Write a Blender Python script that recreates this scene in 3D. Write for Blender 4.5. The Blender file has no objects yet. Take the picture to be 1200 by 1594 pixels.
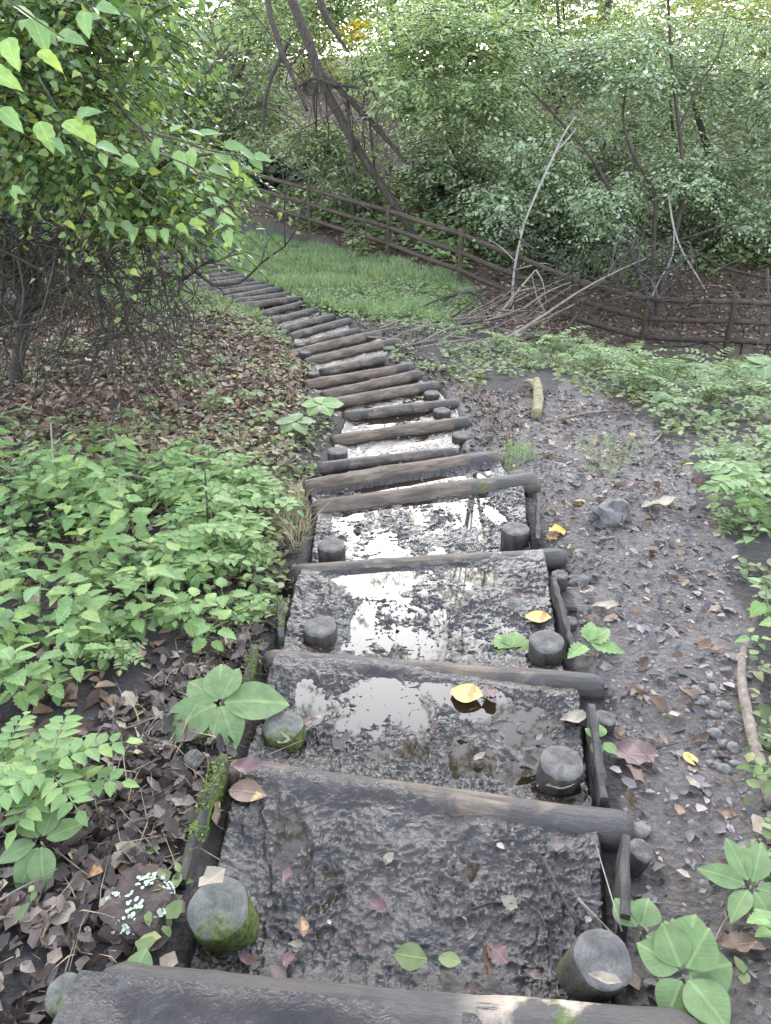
import bpy, math, random
import numpy as np
from mathutils import Vector, Matrix
S = bpy.context.scene
COL = S.collection
R = math.radians
rng = np.random.default_rng(7)
random.seed(7)

# ------------------------------------------------------------------ camera, sky, sun, exposure
TH = R(28); FPX = 1190.0; CAMZ = 1.6
cam = bpy.data.cameras.new('camera'); camo = bpy.data.objects.new('camera', cam); COL.objects.link(camo)
camo.location = (0, 0, CAMZ); camo.rotation_euler = (R(90) - TH, 0, 0)
cam.sensor_fit = 'VERTICAL'; cam.sensor_height = 36; cam.lens = FPX / 1594 * 36
cam.clip_start = .05; cam.clip_end = 500
S.camera = camo
SUN_EL, SUN_AZ = R(30), R(0)          # azimuth: clockwise from +Y (forward)
W = bpy.data.worlds.new('World'); S.world = W; W.use_nodes = True
wn = W.node_tree; bg = wn.nodes['Background']
sky = wn.nodes.new('ShaderNodeTexSky'); sky.sky_type = 'NISHITA'; sky.sun_disc = False
sky.sun_elevation = SUN_EL; sky.sun_rotation = SUN_AZ
sky.air_density = 1.0; sky.dust_density = .8; sky.ozone_density = 1.0
hs = wn.nodes.new('ShaderNodeHueSaturation'); hs.inputs['Saturation'].default_value = .6
wn.links.new(sky.outputs[0], hs.inputs['Color']); wn.links.new(hs.outputs[0], bg.inputs[0]); bg.inputs[1].default_value = .15
sl = bpy.data.lights.new('sun', 'SUN'); sl.energy = .14; sl.angle = R(30); sl.color = (.87, .95, 1)
so = bpy.data.objects.new('sun', sl); COL.objects.link(so)
sd = Vector((math.sin(SUN_AZ) * math.cos(SUN_EL), math.cos(SUN_AZ) * math.cos(SUN_EL), math.sin(SUN_EL)))
so.rotation_euler = sd.to_track_quat('Z', 'Y').to_euler(); so.location = (0, 0, 20)
S.view_settings.view_transform = 'Standard'; S.view_settings.look = 'None'
S.view_settings.exposure = 3.25; S.view_settings.gamma = 1; S.view_settings.use_curve_mapping = False

# ------------------------------------------------------------------ helpers
CAM = np.array([0, 0, CAMZ]); FW = np.array([0, math.cos(TH), -math.sin(TH)])
UP = np.array([0, math.sin(TH), math.cos(TH)]); RT = np.array([1., 0, 0])
def ray(px, py): return FW + RT * (px - 600) / FPX + UP * (797 - py) / FPX
def P(px, py, z): return CAM + z * ray(px, py)
def proj(x, y, z):
    d = np.stack([x, y, z], -1) - CAM
    w = d @ FW; ws = np.where(w > .05, w, 1e9)
    px = 600 + FPX * (d @ RT) / ws; py = 797 - FPX * (d @ UP) / ws
    bad = w <= .05
    return np.where(bad, -9999, px), np.where(bad, 99999, py), w
def sm(x, a, b):
    t = np.clip((x - a) / (b - a), 0, 1); return t * t * (3 - 2 * t)
def hsh(ix, iy, s):
    n = (ix * 374761393 + iy * 668265263 + s * 974634541) & 0xffffffff
    n = ((n ^ (n >> 13)) * 1274126177) & 0xffffffff
    n = ((n ^ (n >> 15)) * 2246822519) & 0xffffffff
    return ((n ^ (n >> 16)) & 0xffffff) / 16777215.0
def vn(x, y, s=0):
    x = np.asarray(x, float); y = np.asarray(y, float)
    ix = np.floor(x).astype(np.int64); iy = np.floor(y).astype(np.int64)
    fx = x - ix; fy = y - iy
    fx = fx * fx * fx * (fx * (fx * 6 - 15) + 10); fy = fy * fy * fy * (fy * (fy * 6 - 15) + 10)
    a = hsh(ix, iy, s); b = hsh(ix + 1, iy, s); c = hsh(ix, iy + 1, s); d = hsh(ix + 1, iy + 1, s)
    return (a + (b - a) * fx) * (1 - fy) + (c + (d - c) * fx) * fy - .5
def fbm(x, y, o=4, s=0, g=.5):
    r = 0; a = 1
    for i in range(o):
        r = r + a * vn(x, y, s + i * 17); x = x * 2.03 + 3.1; y = y * 2.03 - 1.7; a *= g
    return r
def ridge(x, y, s=0): return 1 - 2 * np.abs(2 * vn(x, y, s))
def inpoly(px, py, poly):
    r = np.zeros(np.shape(px), bool); n = len(poly)
    for i in range(n):
        x1, y1 = poly[i]; x2, y2 = poly[(i + 1) % n]
        if y1 == y2: continue
        c = ((y1 > py) != (y2 > py)) & (px < (x2 - x1) * (py - y1) / (y2 - y1) + x1)
        r ^= c
    return r

# ------------------------------------------------------------------ terrain height
DY = [-6, 0, .9, 1.55, 2.05, 2.9, 3.7, 5.5, 8, 11, 15.5, 17.4, 18.7, 40]
DD = [.7, 1.25, 1.52, 1.66, 1.72, 1.80, 1.88, 2.2, 2.4, 2.58, 2.65, 2.42, 2.15, 2.15]
FX = [-14, -8, -3.16, -1.62, .06, 1.31, 3.07, 4.1, 6.05, 14]
FY = [23, 20.8, 18.67, 17.4, 15.58, 13.9, 12.6, 12.2, 11.8, 11.8]
def base(x, y):
    x = np.asarray(x, float); y = np.asarray(y, float)
    D = np.interp(y, DY, DD)
    D = D + np.clip(.30 * np.maximum(0, x - .6), 0, .97) * sm(y, 6, 11)
    D = D - np.clip(.15 * np.maximum(0, y - np.interp(x, FX, FY) - .6), 0, 4.5)
    D = D - .05 * np.clip(-x - 1.5, 0, 30) * sm(y, 4, 9) * (1 - sm(y, 14, 20))
    return CAMZ - D
def hit(px, py, zoff=0.):
    z = np.geomspace(.5, 90, 3000); p = CAM + z[:, None] * ray(px, py)
    f = p[:, 2] - base(p[:, 0], p[:, 1]) - zoff
    i = int(np.argmax(f < 0)); i = max(i, 1)
    t = f[i - 1] / (f[i - 1] - f[i] + 1e-12)
    return CAM + (z[i - 1] + t * (z[i] - z[i - 1])) * ray(px, py)
def onplane(px, py, zz):
    d = ray(px, py); return CAM + d * (zz - CAMZ) / d[2]

# ------------------------------------------------------------------ object helpers
def link(o, parent=None):
    COL.objects.link(o)
    if parent is not None: o.parent = parent
    return o
def tag(o, label=None, cat=None, group=None, kind=None):
    if label: o['label'] = label
    if cat: o['category'] = cat
    if group: o['group'] = group
    if kind: o['kind'] = kind
    return o
def empty(name, loc, label=None, cat=None, group=None, rz=0):
    o = bpy.data.objects.new(name, None); o.location = Vector(loc); o.rotation_euler = (0, 0, rz)
    o.empty_display_size = .05
    return tag(link(o), label, cat, group)
def mesh_np(name, v, f, mat=None, smooth=False):
    v = np.ascontiguousarray(v, np.float32); f = np.ascontiguousarray(f, np.int32)
    me = bpy.data.meshes.new(name); k = f.shape[1]
    me.vertices.add(len(v)); me.vertices.foreach_set('co', v.ravel())
    me.loops.add(f.size); me.loops.foreach_set('vertex_index', f.ravel())
    me.polygons.add(len(f)); me.polygons.foreach_set('loop_start', np.arange(0, f.size, k, dtype=np.int32))
    me.update(calc_edges=True)
    if smooth: me.polygons.foreach_set('use_smooth', np.ones(len(f), bool))
    if mat: me.materials.append(mat)
    me.validate()
    return me
def obj_np(name, v, f, mat, parent=None, smooth=False, loc=None):
    v = np.asarray(v, float)
    if parent is not None and loc is None: v = v - np.array(parent.location)
    if loc is not None: v = v - np.array(loc)
    o = bpy.data.objects.new(name, mesh_np(name, v, f, mat, smooth))
    if loc is not None: o.location = Vector(loc)
    return link(o, parent)
class MB:
    def __init__(s): s.v = []; s.f = []; s.n = 0
    def add(s, v, f):
        s.v.append(np.asarray(v, float)); s.f += [tuple(int(i) + s.n for i in q) for q in f]; s.n += len(v)
    def tube(s, pts, rad, n=8, seg=4, jit=.0, bump=0., cap=True):
        pts = np.asarray(pts, float); rad = np.atleast_1d(np.asarray(rad, float)); rad = np.interp(np.linspace(0, 1, len(pts)), np.linspace(0, 1, len(rad)), rad) if len(rad) > 1 else np.full(len(pts), rad[0])
        if seg > 1 and len(pts) > 2:
            e = np.vstack([2 * pts[0] - pts[1], pts, 2 * pts[-1] - pts[-2]]); o = []; ro = []
            for i in range(len(pts) - 1):
                p0, p1, p2, p3 = e[i:i + 4]
                for k in range(seg):
                    t = k / seg
                    o.append(.5 * (2 * p1 + (p2 - p0) * t + (2 * p0 - 5 * p1 + 4 * p2 - p3) * t * t + (3 * p1 - p0 - 3 * p2 + p3) * t ** 3))
                    ro.append(rad[i] * (1 - t) + rad[i + 1] * t)
            o.append(pts[-1]); ro.append(rad[-1]); pts = np.array(o); rad = np.array(ro)
        if jit: pts = pts + rng.normal(0, 1, pts.shape) * (rad[:, None] * jit)
        m = len(pts); tg = np.gradient(pts, axis=0); tg /= np.linalg.norm(tg, axis=1)[:, None] + 1e-9
        ref = np.array([0, 0, 1.]) if abs(tg[0][2]) < .8 else np.array([1., 0, 0])
        a = np.linspace(0, 2 * math.pi, n, endpoint=False); vs = []
        x = np.cross(ref, tg[0])
        for i in range(m):
            x = x - tg[i] * (x @ tg[i]); x /= np.linalg.norm(x) + 1e-9; y = np.cross(tg[i], x)
            rr = rad[i] * (1 + bump * rng.uniform(-1, 1, n))
            vs.append(pts[i] + (np.cos(a) * rr)[:, None] * x + (np.sin(a) * rr)[:, None] * y)
        fs = [(i * n + k, i * n + (k + 1) % n, (i + 1) * n + (k + 1) % n, (i + 1) * n + k) for i in range(m - 1) for k in range(n)]
        if cap: fs += [tuple(range(n))[::-1], tuple((m - 1) * n + k for k in range(n))]
        s.add(np.vstack(vs), fs); return s
    def build(s, name, mat, parent=None, smooth=True, loc=None):
        v = np.vstack(s.v)
        if parent is not None and loc is None: v = v - np.array(parent.location)
        if loc is not None: v = v - np.array(loc)
        me = bpy.data.meshes.new(name); me.from_pydata(v.tolist(), [], s.f)
        for m in (mat if isinstance(mat, list) else [mat]): me.materials.append(m)
        if smooth: me.polygons.foreach_set('use_smooth', np.ones(len(me.polygons), bool))
        o = bpy.data.objects.new(name, me)
        if loc is not None: o.location = Vector(loc)
        return link(o, parent)
def dup(root, loc, rz=0, sc=1, label=None, tilt=0):
    r = root.copy(); COL.objects.link(r); r.location = Vector(loc)
    r.rotation_euler = (random.uniform(-tilt, tilt), random.uniform(-tilt, tilt), rz); r.scale = (sc,) * 3
    if label: r['label'] = label
    for ch in list(root.children):
        c = ch.copy(); COL.objects.link(c); c.parent = r
    return r

# ------------------------------------------------------------------ materials
def newmat(name):
    m = bpy.data.materials.new(name); m.use_nodes = True
    t = m.node_tree; return m, t, t.nodes['Principled BSDF'], t.nodes['Material Output']
def nd(t, typ, **kw):
    n = t.nodes.new(typ)
    for k, v in kw.items():
        if isinstance(k, str) and hasattr(n, k): setattr(n, k, v)
    return n
def ramp(t, fac, stops, interp='LINEAR'):
    n = t.nodes.new('ShaderNodeValToRGB'); cr = n.color_ramp; cr.interpolation = interp
    while len(cr.elements) < len(stops): cr.elements.new(.5)
    for e, (p, c) in zip(cr.elements, stops): e.position = p; e.color = (*c, 1) if len(c) == 3 else c
    if fac is not None: t.links.new(fac, n.inputs[0])
    return n
def noise(t, scale, detail=4, rough=.55, vec=None, dist=0):
    n = t.nodes.new('ShaderNodeTexNoise'); n.inputs['Scale'].default_value = scale
    n.inputs['Detail'].default_value = detail; n.inputs['Roughness'].default_value = rough
    n.inputs['Distortion'].default_value = dist
    if vec is not None: t.links.new(vec, n.inputs['Vector'])
    return n
def mix(t, fac, a, b, mode='MIX'):
    n = t.nodes.new('ShaderNodeMix'); n.data_type = 'RGBA'; n.blend_type = mode
    for s, v in ((0, fac), (6, a), (7, b)):
        if hasattr(v, 'is_linked'): t.links.new(v, n.inputs[s])
        elif isinstance(v, (int, float)): n.inputs[s].default_value = v
        else: n.inputs[s].default_value = (*v, 1)
    return n.outputs[2]
def math_(t, op, a, b=None):
    n = t.nodes.new('ShaderNodeMath'); n.operation = op
    for i, v in enumerate((a, b)):
        if v is None: continue
        if hasattr(v, 'is_linked'): t.links.new(v, n.inputs[i])
        else: n.inputs[i].default_value = v
    return n.outputs[0]
def bump(t, b, h, strength=.4, dist=.01):
    n = t.nodes.new('ShaderNodeBump'); n.inputs['Strength'].default_value = strength; n.inputs['Distance'].default_value = dist
    t.links.new(h, n.inputs['Height']); t.links.new(n.outputs[0], b.inputs['Normal']); return n
def leaf_mat(name, stops, rough=.42, trans=.3, spec=.5, spots=None):
    if stops[0][1][1] > stops[0][1][0] * 1.15: stops = [(p_, tuple(max(0, .95 * q + .05 * sum(c_) / 3) * w_ for q, w_ in zip(c_, (1.08, 1.02, .88)))) for p_, c_ in stops]
    m, t, b, o = newmat(name)
    g = t.nodes.new('ShaderNodeNewGeometry')
    c = ramp(t, g.outputs['Random Per Island'], stops).outputs[0]
    tc = t.nodes.new('ShaderNodeTexCoord'); nz = noise(t, 35, 2, vec=tc.outputs['Object'])
    c = mix(t, .35, c, ramp(t, nz.outputs[0], [(.3, (.45, .45, .45)), (.7, (1.25, 1.25, 1.25))]).outputs[0], 'MULTIPLY')
    lf = t.nodes.new('ShaderNodeAttribute'); lf.attribute_name = 'lf'; sx_ = t.nodes.new('ShaderNodeSeparateXYZ'); t.links.new(lf.outputs['Vector'], sx_.inputs[0])
    ay = math_(t, 'ABSOLUTE', sx_.outputs[1]); vs_ = math_(t, 'ABSOLUTE', math_(t, 'SINE', math_(t, 'SUBTRACT', math_(t, 'MULTIPLY', sx_.outputs[0], 26), math_(t, 'MULTIPLY', ay, 34))))
    vein = math_(t, 'MAXIMUM', ramp(t, ay, [(.012, (1, 1, 1)), (.03, (0, 0, 0))]).outputs[0], math_(t, 'MULTIPLY', ramp(t, vs_, [(.05, (1, 1, 1)), (.3, (0, 0, 0))]).outputs[0], .55))
    vein = math_(t, 'MULTIPLY', vein, sx_.outputs[2]); c = mix(t, math_(t, 'MULTIPLY', vein, .4), c, mix(t, 1, c, (1.9, 1.8, 1.7), 'MULTIPLY'))
    bump(t, b, vein, .35, .004)
    if spots:
        n2 = noise(t, spots[0], 3, vec=tc.outputs['Object'])
        c = mix(t, ramp(t, n2.outputs[0], [(spots[1], (0, 0, 0)), (spots[1] + .06, (1, 1, 1))]).outputs[0], c, spots[2])
    t.links.new(c, b.inputs['Base Color']); b.inputs['Roughness'].default_value = rough
    b.inputs['Specular IOR Level'].default_value = spec * .55
    if trans:
        tr = t.nodes.new('ShaderNodeBsdfTranslucent')
        t.links.new(mix(t, 1, c, (1.25, 1.3, .7), 'MULTIPLY'), tr.inputs[0])
        ms = t.nodes.new('ShaderNodeMixShader'); ms.inputs[0].default_value = trans
        t.links.new(b.outputs[0], ms.inputs[1]); t.links.new(tr.outputs[0], ms.inputs[2]); t.links.new(ms.outputs[0], o.inputs[0])
    return m
def wood_mat(name, dark, light, moss=0., mud=0., sc=(2, 14, 14), rough=.75, obj=True, pale=None, rings=False):
    m, t, b, o = newmat(name)
    tc = t.nodes.new('ShaderNodeTexCoord'); mp = t.nodes.new('ShaderNodeMapping'); mp.inputs['Scale'].default_value = sc
    t.links.new(tc.outputs['Object'], mp.inputs[0])
    n1 = noise(t, 3, 6, .65, mp.outputs[0], .4); n2 = noise(t, 9, 5, .6, tc.outputs['Object'])
    c = ramp(t, n1.outputs[0], [(.3, dark), (.72, light)]).outputs[0]
    c = mix(t, .5, c, ramp(t, n2.outputs[0], [(.3, (.5, .5, .5)), (.7, (1.3, 1.25, 1.2))]).outputs[0], 'MULTIPLY')
    if rings:
        wv = t.nodes.new('ShaderNodeTexWave'); wv.wave_type = 'RINGS'; wv.rings_direction = 'Z'
        wv.inputs['Scale'].default_value = 34; wv.inputs['Distortion'].default_value = 2.5; wv.inputs['Detail'].default_value = 3
        wv.inputs['Detail Scale'].default_value = 1.5
        t.links.new(tc.outputs['Object'], wv.inputs[0])
        c = mix(t, .16, c, ramp(t, wv.outputs[0], [(.2, (.55, .55, .55)), (.7, (1.2, 1.2, 1.2))]).outputs[0], 'MULTIPLY')
    h = n1.outputs[0]
    rg = None
    if pale:
        n5 = noise(t, 4, 5, .6, mp.outputs[0]); f = ramp(t, n5.outputs[0], [(pale[0], (0, 0, 0)), (pale[0] + .05, (1, 1, 1))]).outputs[0]
        sp = t.nodes.new('ShaderNodeSeparateXYZ'); t.links.new(tc.outputs['Object'], sp.inputs[0])
        f = math_(t, 'MULTIPLY', f, ramp(t, math_(t, 'ADD', math_(t, 'MULTIPLY', sp.outputs[0], 1.0), .5), [(pale[2], (0, 0, 0)), (pale[2] + .15, (1, 1, 1))]).outputs[0])
        c = mix(t, f, c, pale[1])
    if mud:
        n3 = noise(t, 3.2, 7, .62, tc.outputs['Object'], .3)
        f = ramp(t, n3.outputs[0], [(.62 - mud * .3, (0, 0, 0)), (.68 - mud * .3, (1, 1, 1))]).outputs[0]
        c = mix(t, f, c, (.058, .048, .041)); rg = ramp(t, f, [(0, (rough,) * 3), (1, (.5,) * 3)]).outputs[0]
    if moss:
        n4 = noise(t, 5, 6, .65, tc.outputs['Object']); g = t.nodes.new('ShaderNodeNewGeometry')
        f = ramp(t, n4.outputs[0], [(.66 - moss * .32, (0, 0, 0)), (.74 - moss * .32, (1, 1, 1))]).outputs[0]
        n6 = noise(t, 60, 3, .6, tc.outputs['Object'])
        c = mix(t, f, c, ramp(t, n6.outputs[0], [(.35, (.04, .05, .014)), (.65, (.10, .12, .03))]).outputs[0])
    b.inputs['Specular IOR Level'].default_value = .22; t.links.new(c, b.inputs['Base Color'])
    if rg is not None: t.links.new(rg, b.inputs['Roughness'])
    else: b.inputs['Roughness'].default_value = rough
    n7 = noise(t, 40, 4, .6, mp.outputs[0]) if False else noise(t, 55, 4, .6, tc.outputs['Object'])
    bump(t, b, math_(t, 'ADD', h, math_(t, 'MULTIPLY', n7.outputs[0], .5)), .6, .012)
    return m
M = {}
# ground: colours of the soil come from the 'soil' attribute, wetness from 'wet'
m, t, b, o = newmat('soil'); M['soil'] = m
at = t.nodes.new('ShaderNodeAttribute'); at.attribute_name = 'soil'; aw = t.nodes.new('ShaderNodeAttribute'); aw.attribute_name = 'wet'
tc = t.nodes.new('ShaderNodeTexCoord')
n1 = noise(t, 9, 8, .7, tc.outputs['Object']); n2 = noise(t, 70, 6, .7, tc.outputs['Object'])
vo = t.nodes.new('ShaderNodeTexVoronoi'); vo.inputs['Scale'].default_value = 45; t.links.new(tc.outputs['Object'], vo.inputs['Vector'])
c = mix(t, .8, at.outputs['Color'], ramp(t, n1.outputs[0], [(.3, (.5, .48, .46)), (.7, (1.5, 1.45, 1.4))]).outputs[0], 'MULTIPLY')
c = mix(t, .7, c, ramp(t, n2.outputs[0], [(.3, (.45, .45, .45)), (.7, (1.5, 1.5, 1.5))]).outputs[0], 'MULTIPLY')
t.links.new(c, b.inputs['Base Color'])
rr = math_(t, 'SUBTRACT', .95, math_(t, 'MULTIPLY', aw.outputs['Fac'], ramp(t, n1.outputs[0], [(.35, (.75,) * 3), (.65, (.35,) * 3)]).outputs[0]))
t.links.new(rr, b.inputs['Roughness'])
bump(t, b, math_(t, 'ADD', math_(t, 'ADD', n2.outputs[0], n1.outputs[0]), math_(t, 'MULTIPLY', vo.outputs['Distance'], .6)), .9, .03)
# wet mud
m, t, b, o = newmat('wet_mud'); M['mud'] = m
tc = t.nodes.new('ShaderNodeTexCoord')
n1 = noise(t, 6, 6, .6, tc.outputs['Object']); n2 = noise(t, 55, 6, .65, tc.outputs['Object'], 1.0); n3 = noise(t, 160, 4, .6, tc.outputs['Object'])
t.links.new(ramp(t, n1.outputs[0], [(.3, (.016, .011, .008)), (.7, (.038, .027, .020))]).outputs[0], b.inputs['Base Color'])
t.links.new(ramp(t, n1.outputs[0], [(.36, (.06,) * 3), (.68, (.2,) * 3)]).outputs[0], b.inputs['Roughness'])
b.inputs['Specular IOR Level'].default_value = .38
bump(t, b, math_(t, 'ADD', n2.outputs[0], math_(t, 'MULTIPLY', n3.outputs[0], .25)), .42, .012)
m, t, b, o = newmat('puddle_water'); M['water'] = m
b.inputs['Base Color'].default_value = (.020, .013, .007, 1); b.inputs['Roughness'].default_value = .03; b.inputs['IOR'].default_value = 1.36
b.inputs['Specular IOR Level'].default_value = .5

M['log'] = wood_mat('muddy_log_wood', (.055, .041, .031), (.21, .16, .12), mud=.55)
M['log_clean'] = wood_mat('weathered_log_wood', (.055, .04, .029), (.21, .155, .11), mud=.25)
M['log_moss'] = wood_mat('mossy_log_wood', (.04, .03, .022), (.14, .11, .08), moss=.55, mud=.3)
M['log_pale'] = wood_mat('half_bare_log_wood', (.035, .029, .025), (.10, .09, .08), moss=.12, mud=.6, pale=(.36, (.42, .33, .24), .62))
M['end'] = wood_mat('log_end_grain', (.06, .05, .042), (.17, .145, .12), sc=(6, 6, 6), mud=.3)
M['stake'] = wood_mat('stake_side_wood', (.03, .025, .02), (.10, .083, .068), sc=(10, 10, 3), moss=.15)
M['stake_moss'] = wood_mat('mossy_stake_wood', (.03, .028, .02), (.08, .07, .05), sc=(10, 10, 3), moss=.75)
M['staketop'] = wood_mat('stake_cut_top', (.065, .057, .048), (.17, .15, .13), sc=(8, 8, 8), rings=True, mud=.12)
M['staketop_moss'] = wood_mat('mossy_stake_cut_top', (.07, .068, .055), (.16, .15, .125), sc=(8, 8, 8), rings=True, moss=.38)
M['board'] = wood_mat('wet_board_wood', (.025, .022, .02), (.08, .07, .06), mud=.3, moss=.1)
M['board_moss'] = wood_mat('mossy_board_wood', (.025, .022, .02), (.07, .06, .05), moss=.5)
M['bark'] = wood_mat('tree_bark', (.018, .013, .010), (.072, .054, .041), sc=(8, 8, 3))
M['bark_grey'] = wood_mat('grey_stem_bark', (.06, .05, .043), (.18, .15, .125), sc=(8, 8, 3))
M['dead'] = wood_mat('dry_branch_bark', (.09, .068, .052), (.28, .22, .17), sc=(9, 9, 9))
M['bleached'] = wood_mat('bleached_branch', (.14, .12, .10), (.33, .29, .25), sc=(9, 9, 9))
M['twig'] = wood_mat('twig_bark', (.025, .02, .016), (.075, .06, .046), sc=(6, 6, 6))
M['mossbranch'] = wood_mat('lichened_branch', (.10, .085, .045), (.30, .26, .14), sc=(6, 6, 6), moss=.1)
M['fence'] = wood_mat('brown_fence_rail', (.03, .021, .015), (.10, .073, .05), sc=(2, 12, 12), moss=.12)
M['rock'] = wood_mat('grey_rock', (.055, .05, .046), (.155, .143, .132), sc=(6, 6, 6), rough=.6)
M['stone'] = wood_mat('pale_pebble', (.10, .09, .078), (.25, .23, .20), sc=(9, 9, 9), rough=.7)
M['barkpiece'] = wood_mat('lichened_bark', (.03, .021, .017), (.085, .06, .048), sc=(8, 8, 8))
G1 = [(0, (.045, .105, .045)), (.4, (.085, .165, .075)), (.8, (.13, .215, .105)), (1, (.20, .23, .09))]
M['nettle'] = leaf_mat('nettle_leaf', [(0, (.11, .19, .07)), (.5, (.16, .26, .095)), (1, (.24, .33, .11))], .5)
M['pinn'] = leaf_mat('pinnate_leaf', [(0, (.09, .15, .06)), (.5, (.15, .22, .085)), (1, (.22, .28, .10))], .45)
M['broad'] = leaf_mat('broad_leaf', [(0, (.105, .17, .075)), (1, (.16, .235, .10))], .5)
M['cover'] = leaf_mat('ground_cover_leaf', [(0, (.08, .11, .045)), (.5, (.13, .175, .07)), (.85, (.18, .22, .09)), (1, (.26, .24, .10))], .5)
M['grass'] = leaf_mat('grass_blade', [(0, (.12, .18, .10)), (.6, (.20, .28, .15)), (1, (.32, .37, .19))], .5, .4)
M['drygrass'] = leaf_mat('dry_grass_blade', [(0, (.22, .16, .09)), (1, (.42, .34, .2))], .6, .2)
M['leafA'] = leaf_mat('shrub_leaf', [(0, (.06, .115, .05)), (.4, (.11, .18, .07)), (.8, (.17, .25, .085)), (1, (.28, .34, .07))], .42, .4)
M['leafA2'] = leaf_mat('young_shrub_leaf', [(0, (.12, .20, .09)), (.6, (.17, .27, .11)), (1, (.28, .37, .07))], .42, .35)
M['leafB'] = leaf_mat('pale_tree_leaf', [(0, (.16, .23, .12)), (.5, (.26, .35, .20)), (1, (.38, .45, .25))], .38, .42, .7)
M['leafC'] = leaf_mat('silvery_tree_leaf', [(0, (.15, .22, .14)), (.5, (.25, .33, .22)), (1, (.36, .43, .29))], .33, .38, 1.)
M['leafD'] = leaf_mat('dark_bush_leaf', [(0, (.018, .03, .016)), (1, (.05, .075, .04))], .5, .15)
M['leafE'] = leaf_mat('warm_far_leaf', [(0, (.18, .23, .09)), (.6, (.28, .33, .13)), (1, (.45, .44, .2))], .4, .45)
M['leafY'] = leaf_mat('yellow_leaf', [(0, (.55, .40, .03)), (1, (.8, .62, .06))], .5, .4)
M['litter'] = leaf_mat('dead_leaf', [(0, (.045, .026, .016)), (.3, (.115, .066, .040)), (.6, (.20, .125, .078)), (.85, (.29, .20, .14)), (.97, (.38, .29, .21)), (1, (.45, .34, .12))], .5, .1)
M['litterwet'] = leaf_mat('wet_dead_leaf', [(0, (.03, .021, .017)), (.35, (.06, .042, .033)), (.7, (.11, .078, .06)), (.93, (.19, .14, .11)), (1, (.36, .29, .18))], .5, .05)
M['litterdirt'] = leaf_mat('path_dead_leaf', [(0, (.05, .043, .04)), (.4, (.10, .085, .08)), (.7, (.17, .135, .125)), (.93, (.27, .21, .19)), (1, (.4, .33, .22))], .5, .05)
M['ylw'] = leaf_mat('fallen_yellow_leaf', [(0, (.55, .36, .07)), (1, (.6, .42, .09))], .4, .1, spots=(22, .58, (.35, .16, .05)))
M['red'] = leaf_mat('fallen_purple_leaf', [(0, (.085, .046, .042)), (1, (.13, .07, .062))], .4, .05)
M['orange'] = leaf_mat('fallen_orange_leaf', [(0, (.25, .12, .035)), (1, (.3, .16, .05))], .45, .1, spots=(22, .6, (.12, .06, .03)))
M['tan'] = leaf_mat('fallen_tan_leaf', [(0, (.20, .155, .11)), (1, (.29, .235, .17))], .5, .1)
M['brownleaf'] = leaf_mat('fallen_brown_leaf', [(0, (.09, .052, .034)), (1, (.14, .085, .058))], .42, .05, spots=(18, .62, (.4, .22, .08)))
M['lichen'] = leaf_mat('lichen_flake', [(0, (.3, .34, .25)), (1, (.45, .48, .38))], .8, 0)
M['mossleaf'] = leaf_mat('moss_tuft', [(0, (.06, .10, .015)), (.6, (.12, .18, .03)), (1, (.2, .26, .05))], .7, .2)

# ------------------------------------------------------------------ log step layout
# visible axis of each log in the photograph: left end, right end
LOGS = [((150, 1512), (1095, 1612)), ((355, 1186), (986, 1273)), ((412, 1013), (941, 1059)), ((456, 884), (878, 851)),
        ((486, 783), (838, 741)), ((474, 753), (781, 702)), ((496, 724), (713, 700)), ((515, 679), (733, 652)),
        ((535, 643), (712, 622)), ((483, 628), (683, 594)), ((500, 609), (655, 578)), ((473, 595), (640, 565)),
        ((500, 576), (597, 555)), ((475, 560), (620, 526)), ((450, 547), (592, 514)), ((460, 536), (558, 511)),
        ((450, 521), (545, 495)), ((436, 510), (520, 489)), ((420, 497), (497, 477)), ((404, 485), (472, 470))]
far_c = [(424, 468), (408, 461), (392, 455), (376, 449.5), (361, 444), (347, 438.5), (334, 433), (322, 427.5), (311, 422), (302, 416), (294, 410), (287, 404), (281, 398), (276, 392)]
LG = []        # (A, B, top z, r)
for (a, b) in LOGS:
    c = hit((a[0] + b[0]) / 2, (a[1] + b[1]) / 2); z = c[2]
    LG.append([onplane(*a, z), onplane(*b, z), z])
fc = [hit(*c) for c in far_c]
for i, c in enumerate(fc):
    d = fc[min(i + 1, len(fc) - 1)] - fc[max(i - 1, 0)]; d[2] = 0; d /= np.linalg.norm(d)
    n = np.array([d[1], -d[0], 0]); n = n + d * random.uniform(-.12, .12); L = random.uniform(.5, .6)
    LG.append([c - n * L, c + n * L, c[2]])
# treads: quads near-left, near-right, far-right, far-left (world xy) and level
TR = []
NEAR = {0: ((245, 1520), (995, 1590)), 1: ((362, 1182), (950, 1282)), 2: ((418, 1012), (898, 1056)), 3: ((465, 888), (845, 860)), 4: ((480, 788), (830, 752))}
for i in range(len(LG) - 1):
    A, B, z0 = LG[i]; C_, D_, z1 = LG[i + 1]
    lev = min(z0 - .035, z1 - (.012 if i < 3 else .03))
    if i in NEAR: A = onplane(*NEAR[i][0], z0); B = onplane(*NEAR[i][1], z0)
    if i < 4: D_ = D_ * .95 + C_ * .05
    TR.append((A, B, D_, C_, lev))
# foreground tread, on which the viewer stands
A0 = LG[0]
TR.insert(0, (np.array([-.75, -.6, 0]), np.array([.75, -.6, 0]), A0[1], A0[0], A0[2] - .012))
def quad_in(x, y, q, m=0.):
    s = np.full(np.shape(x), -1e9)
    for i in range(4):
        a, b = q[i], q[(i + 1) % 4]; e = b - a; L = math.hypot(e[0], e[1]) + 1e-9
        d = ((x - a[0]) * e[1] - (y - a[1]) * e[0]) / L      # outward distance for a counter-clockwise quad
        s = np.maximum(s, d)
    return s
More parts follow.
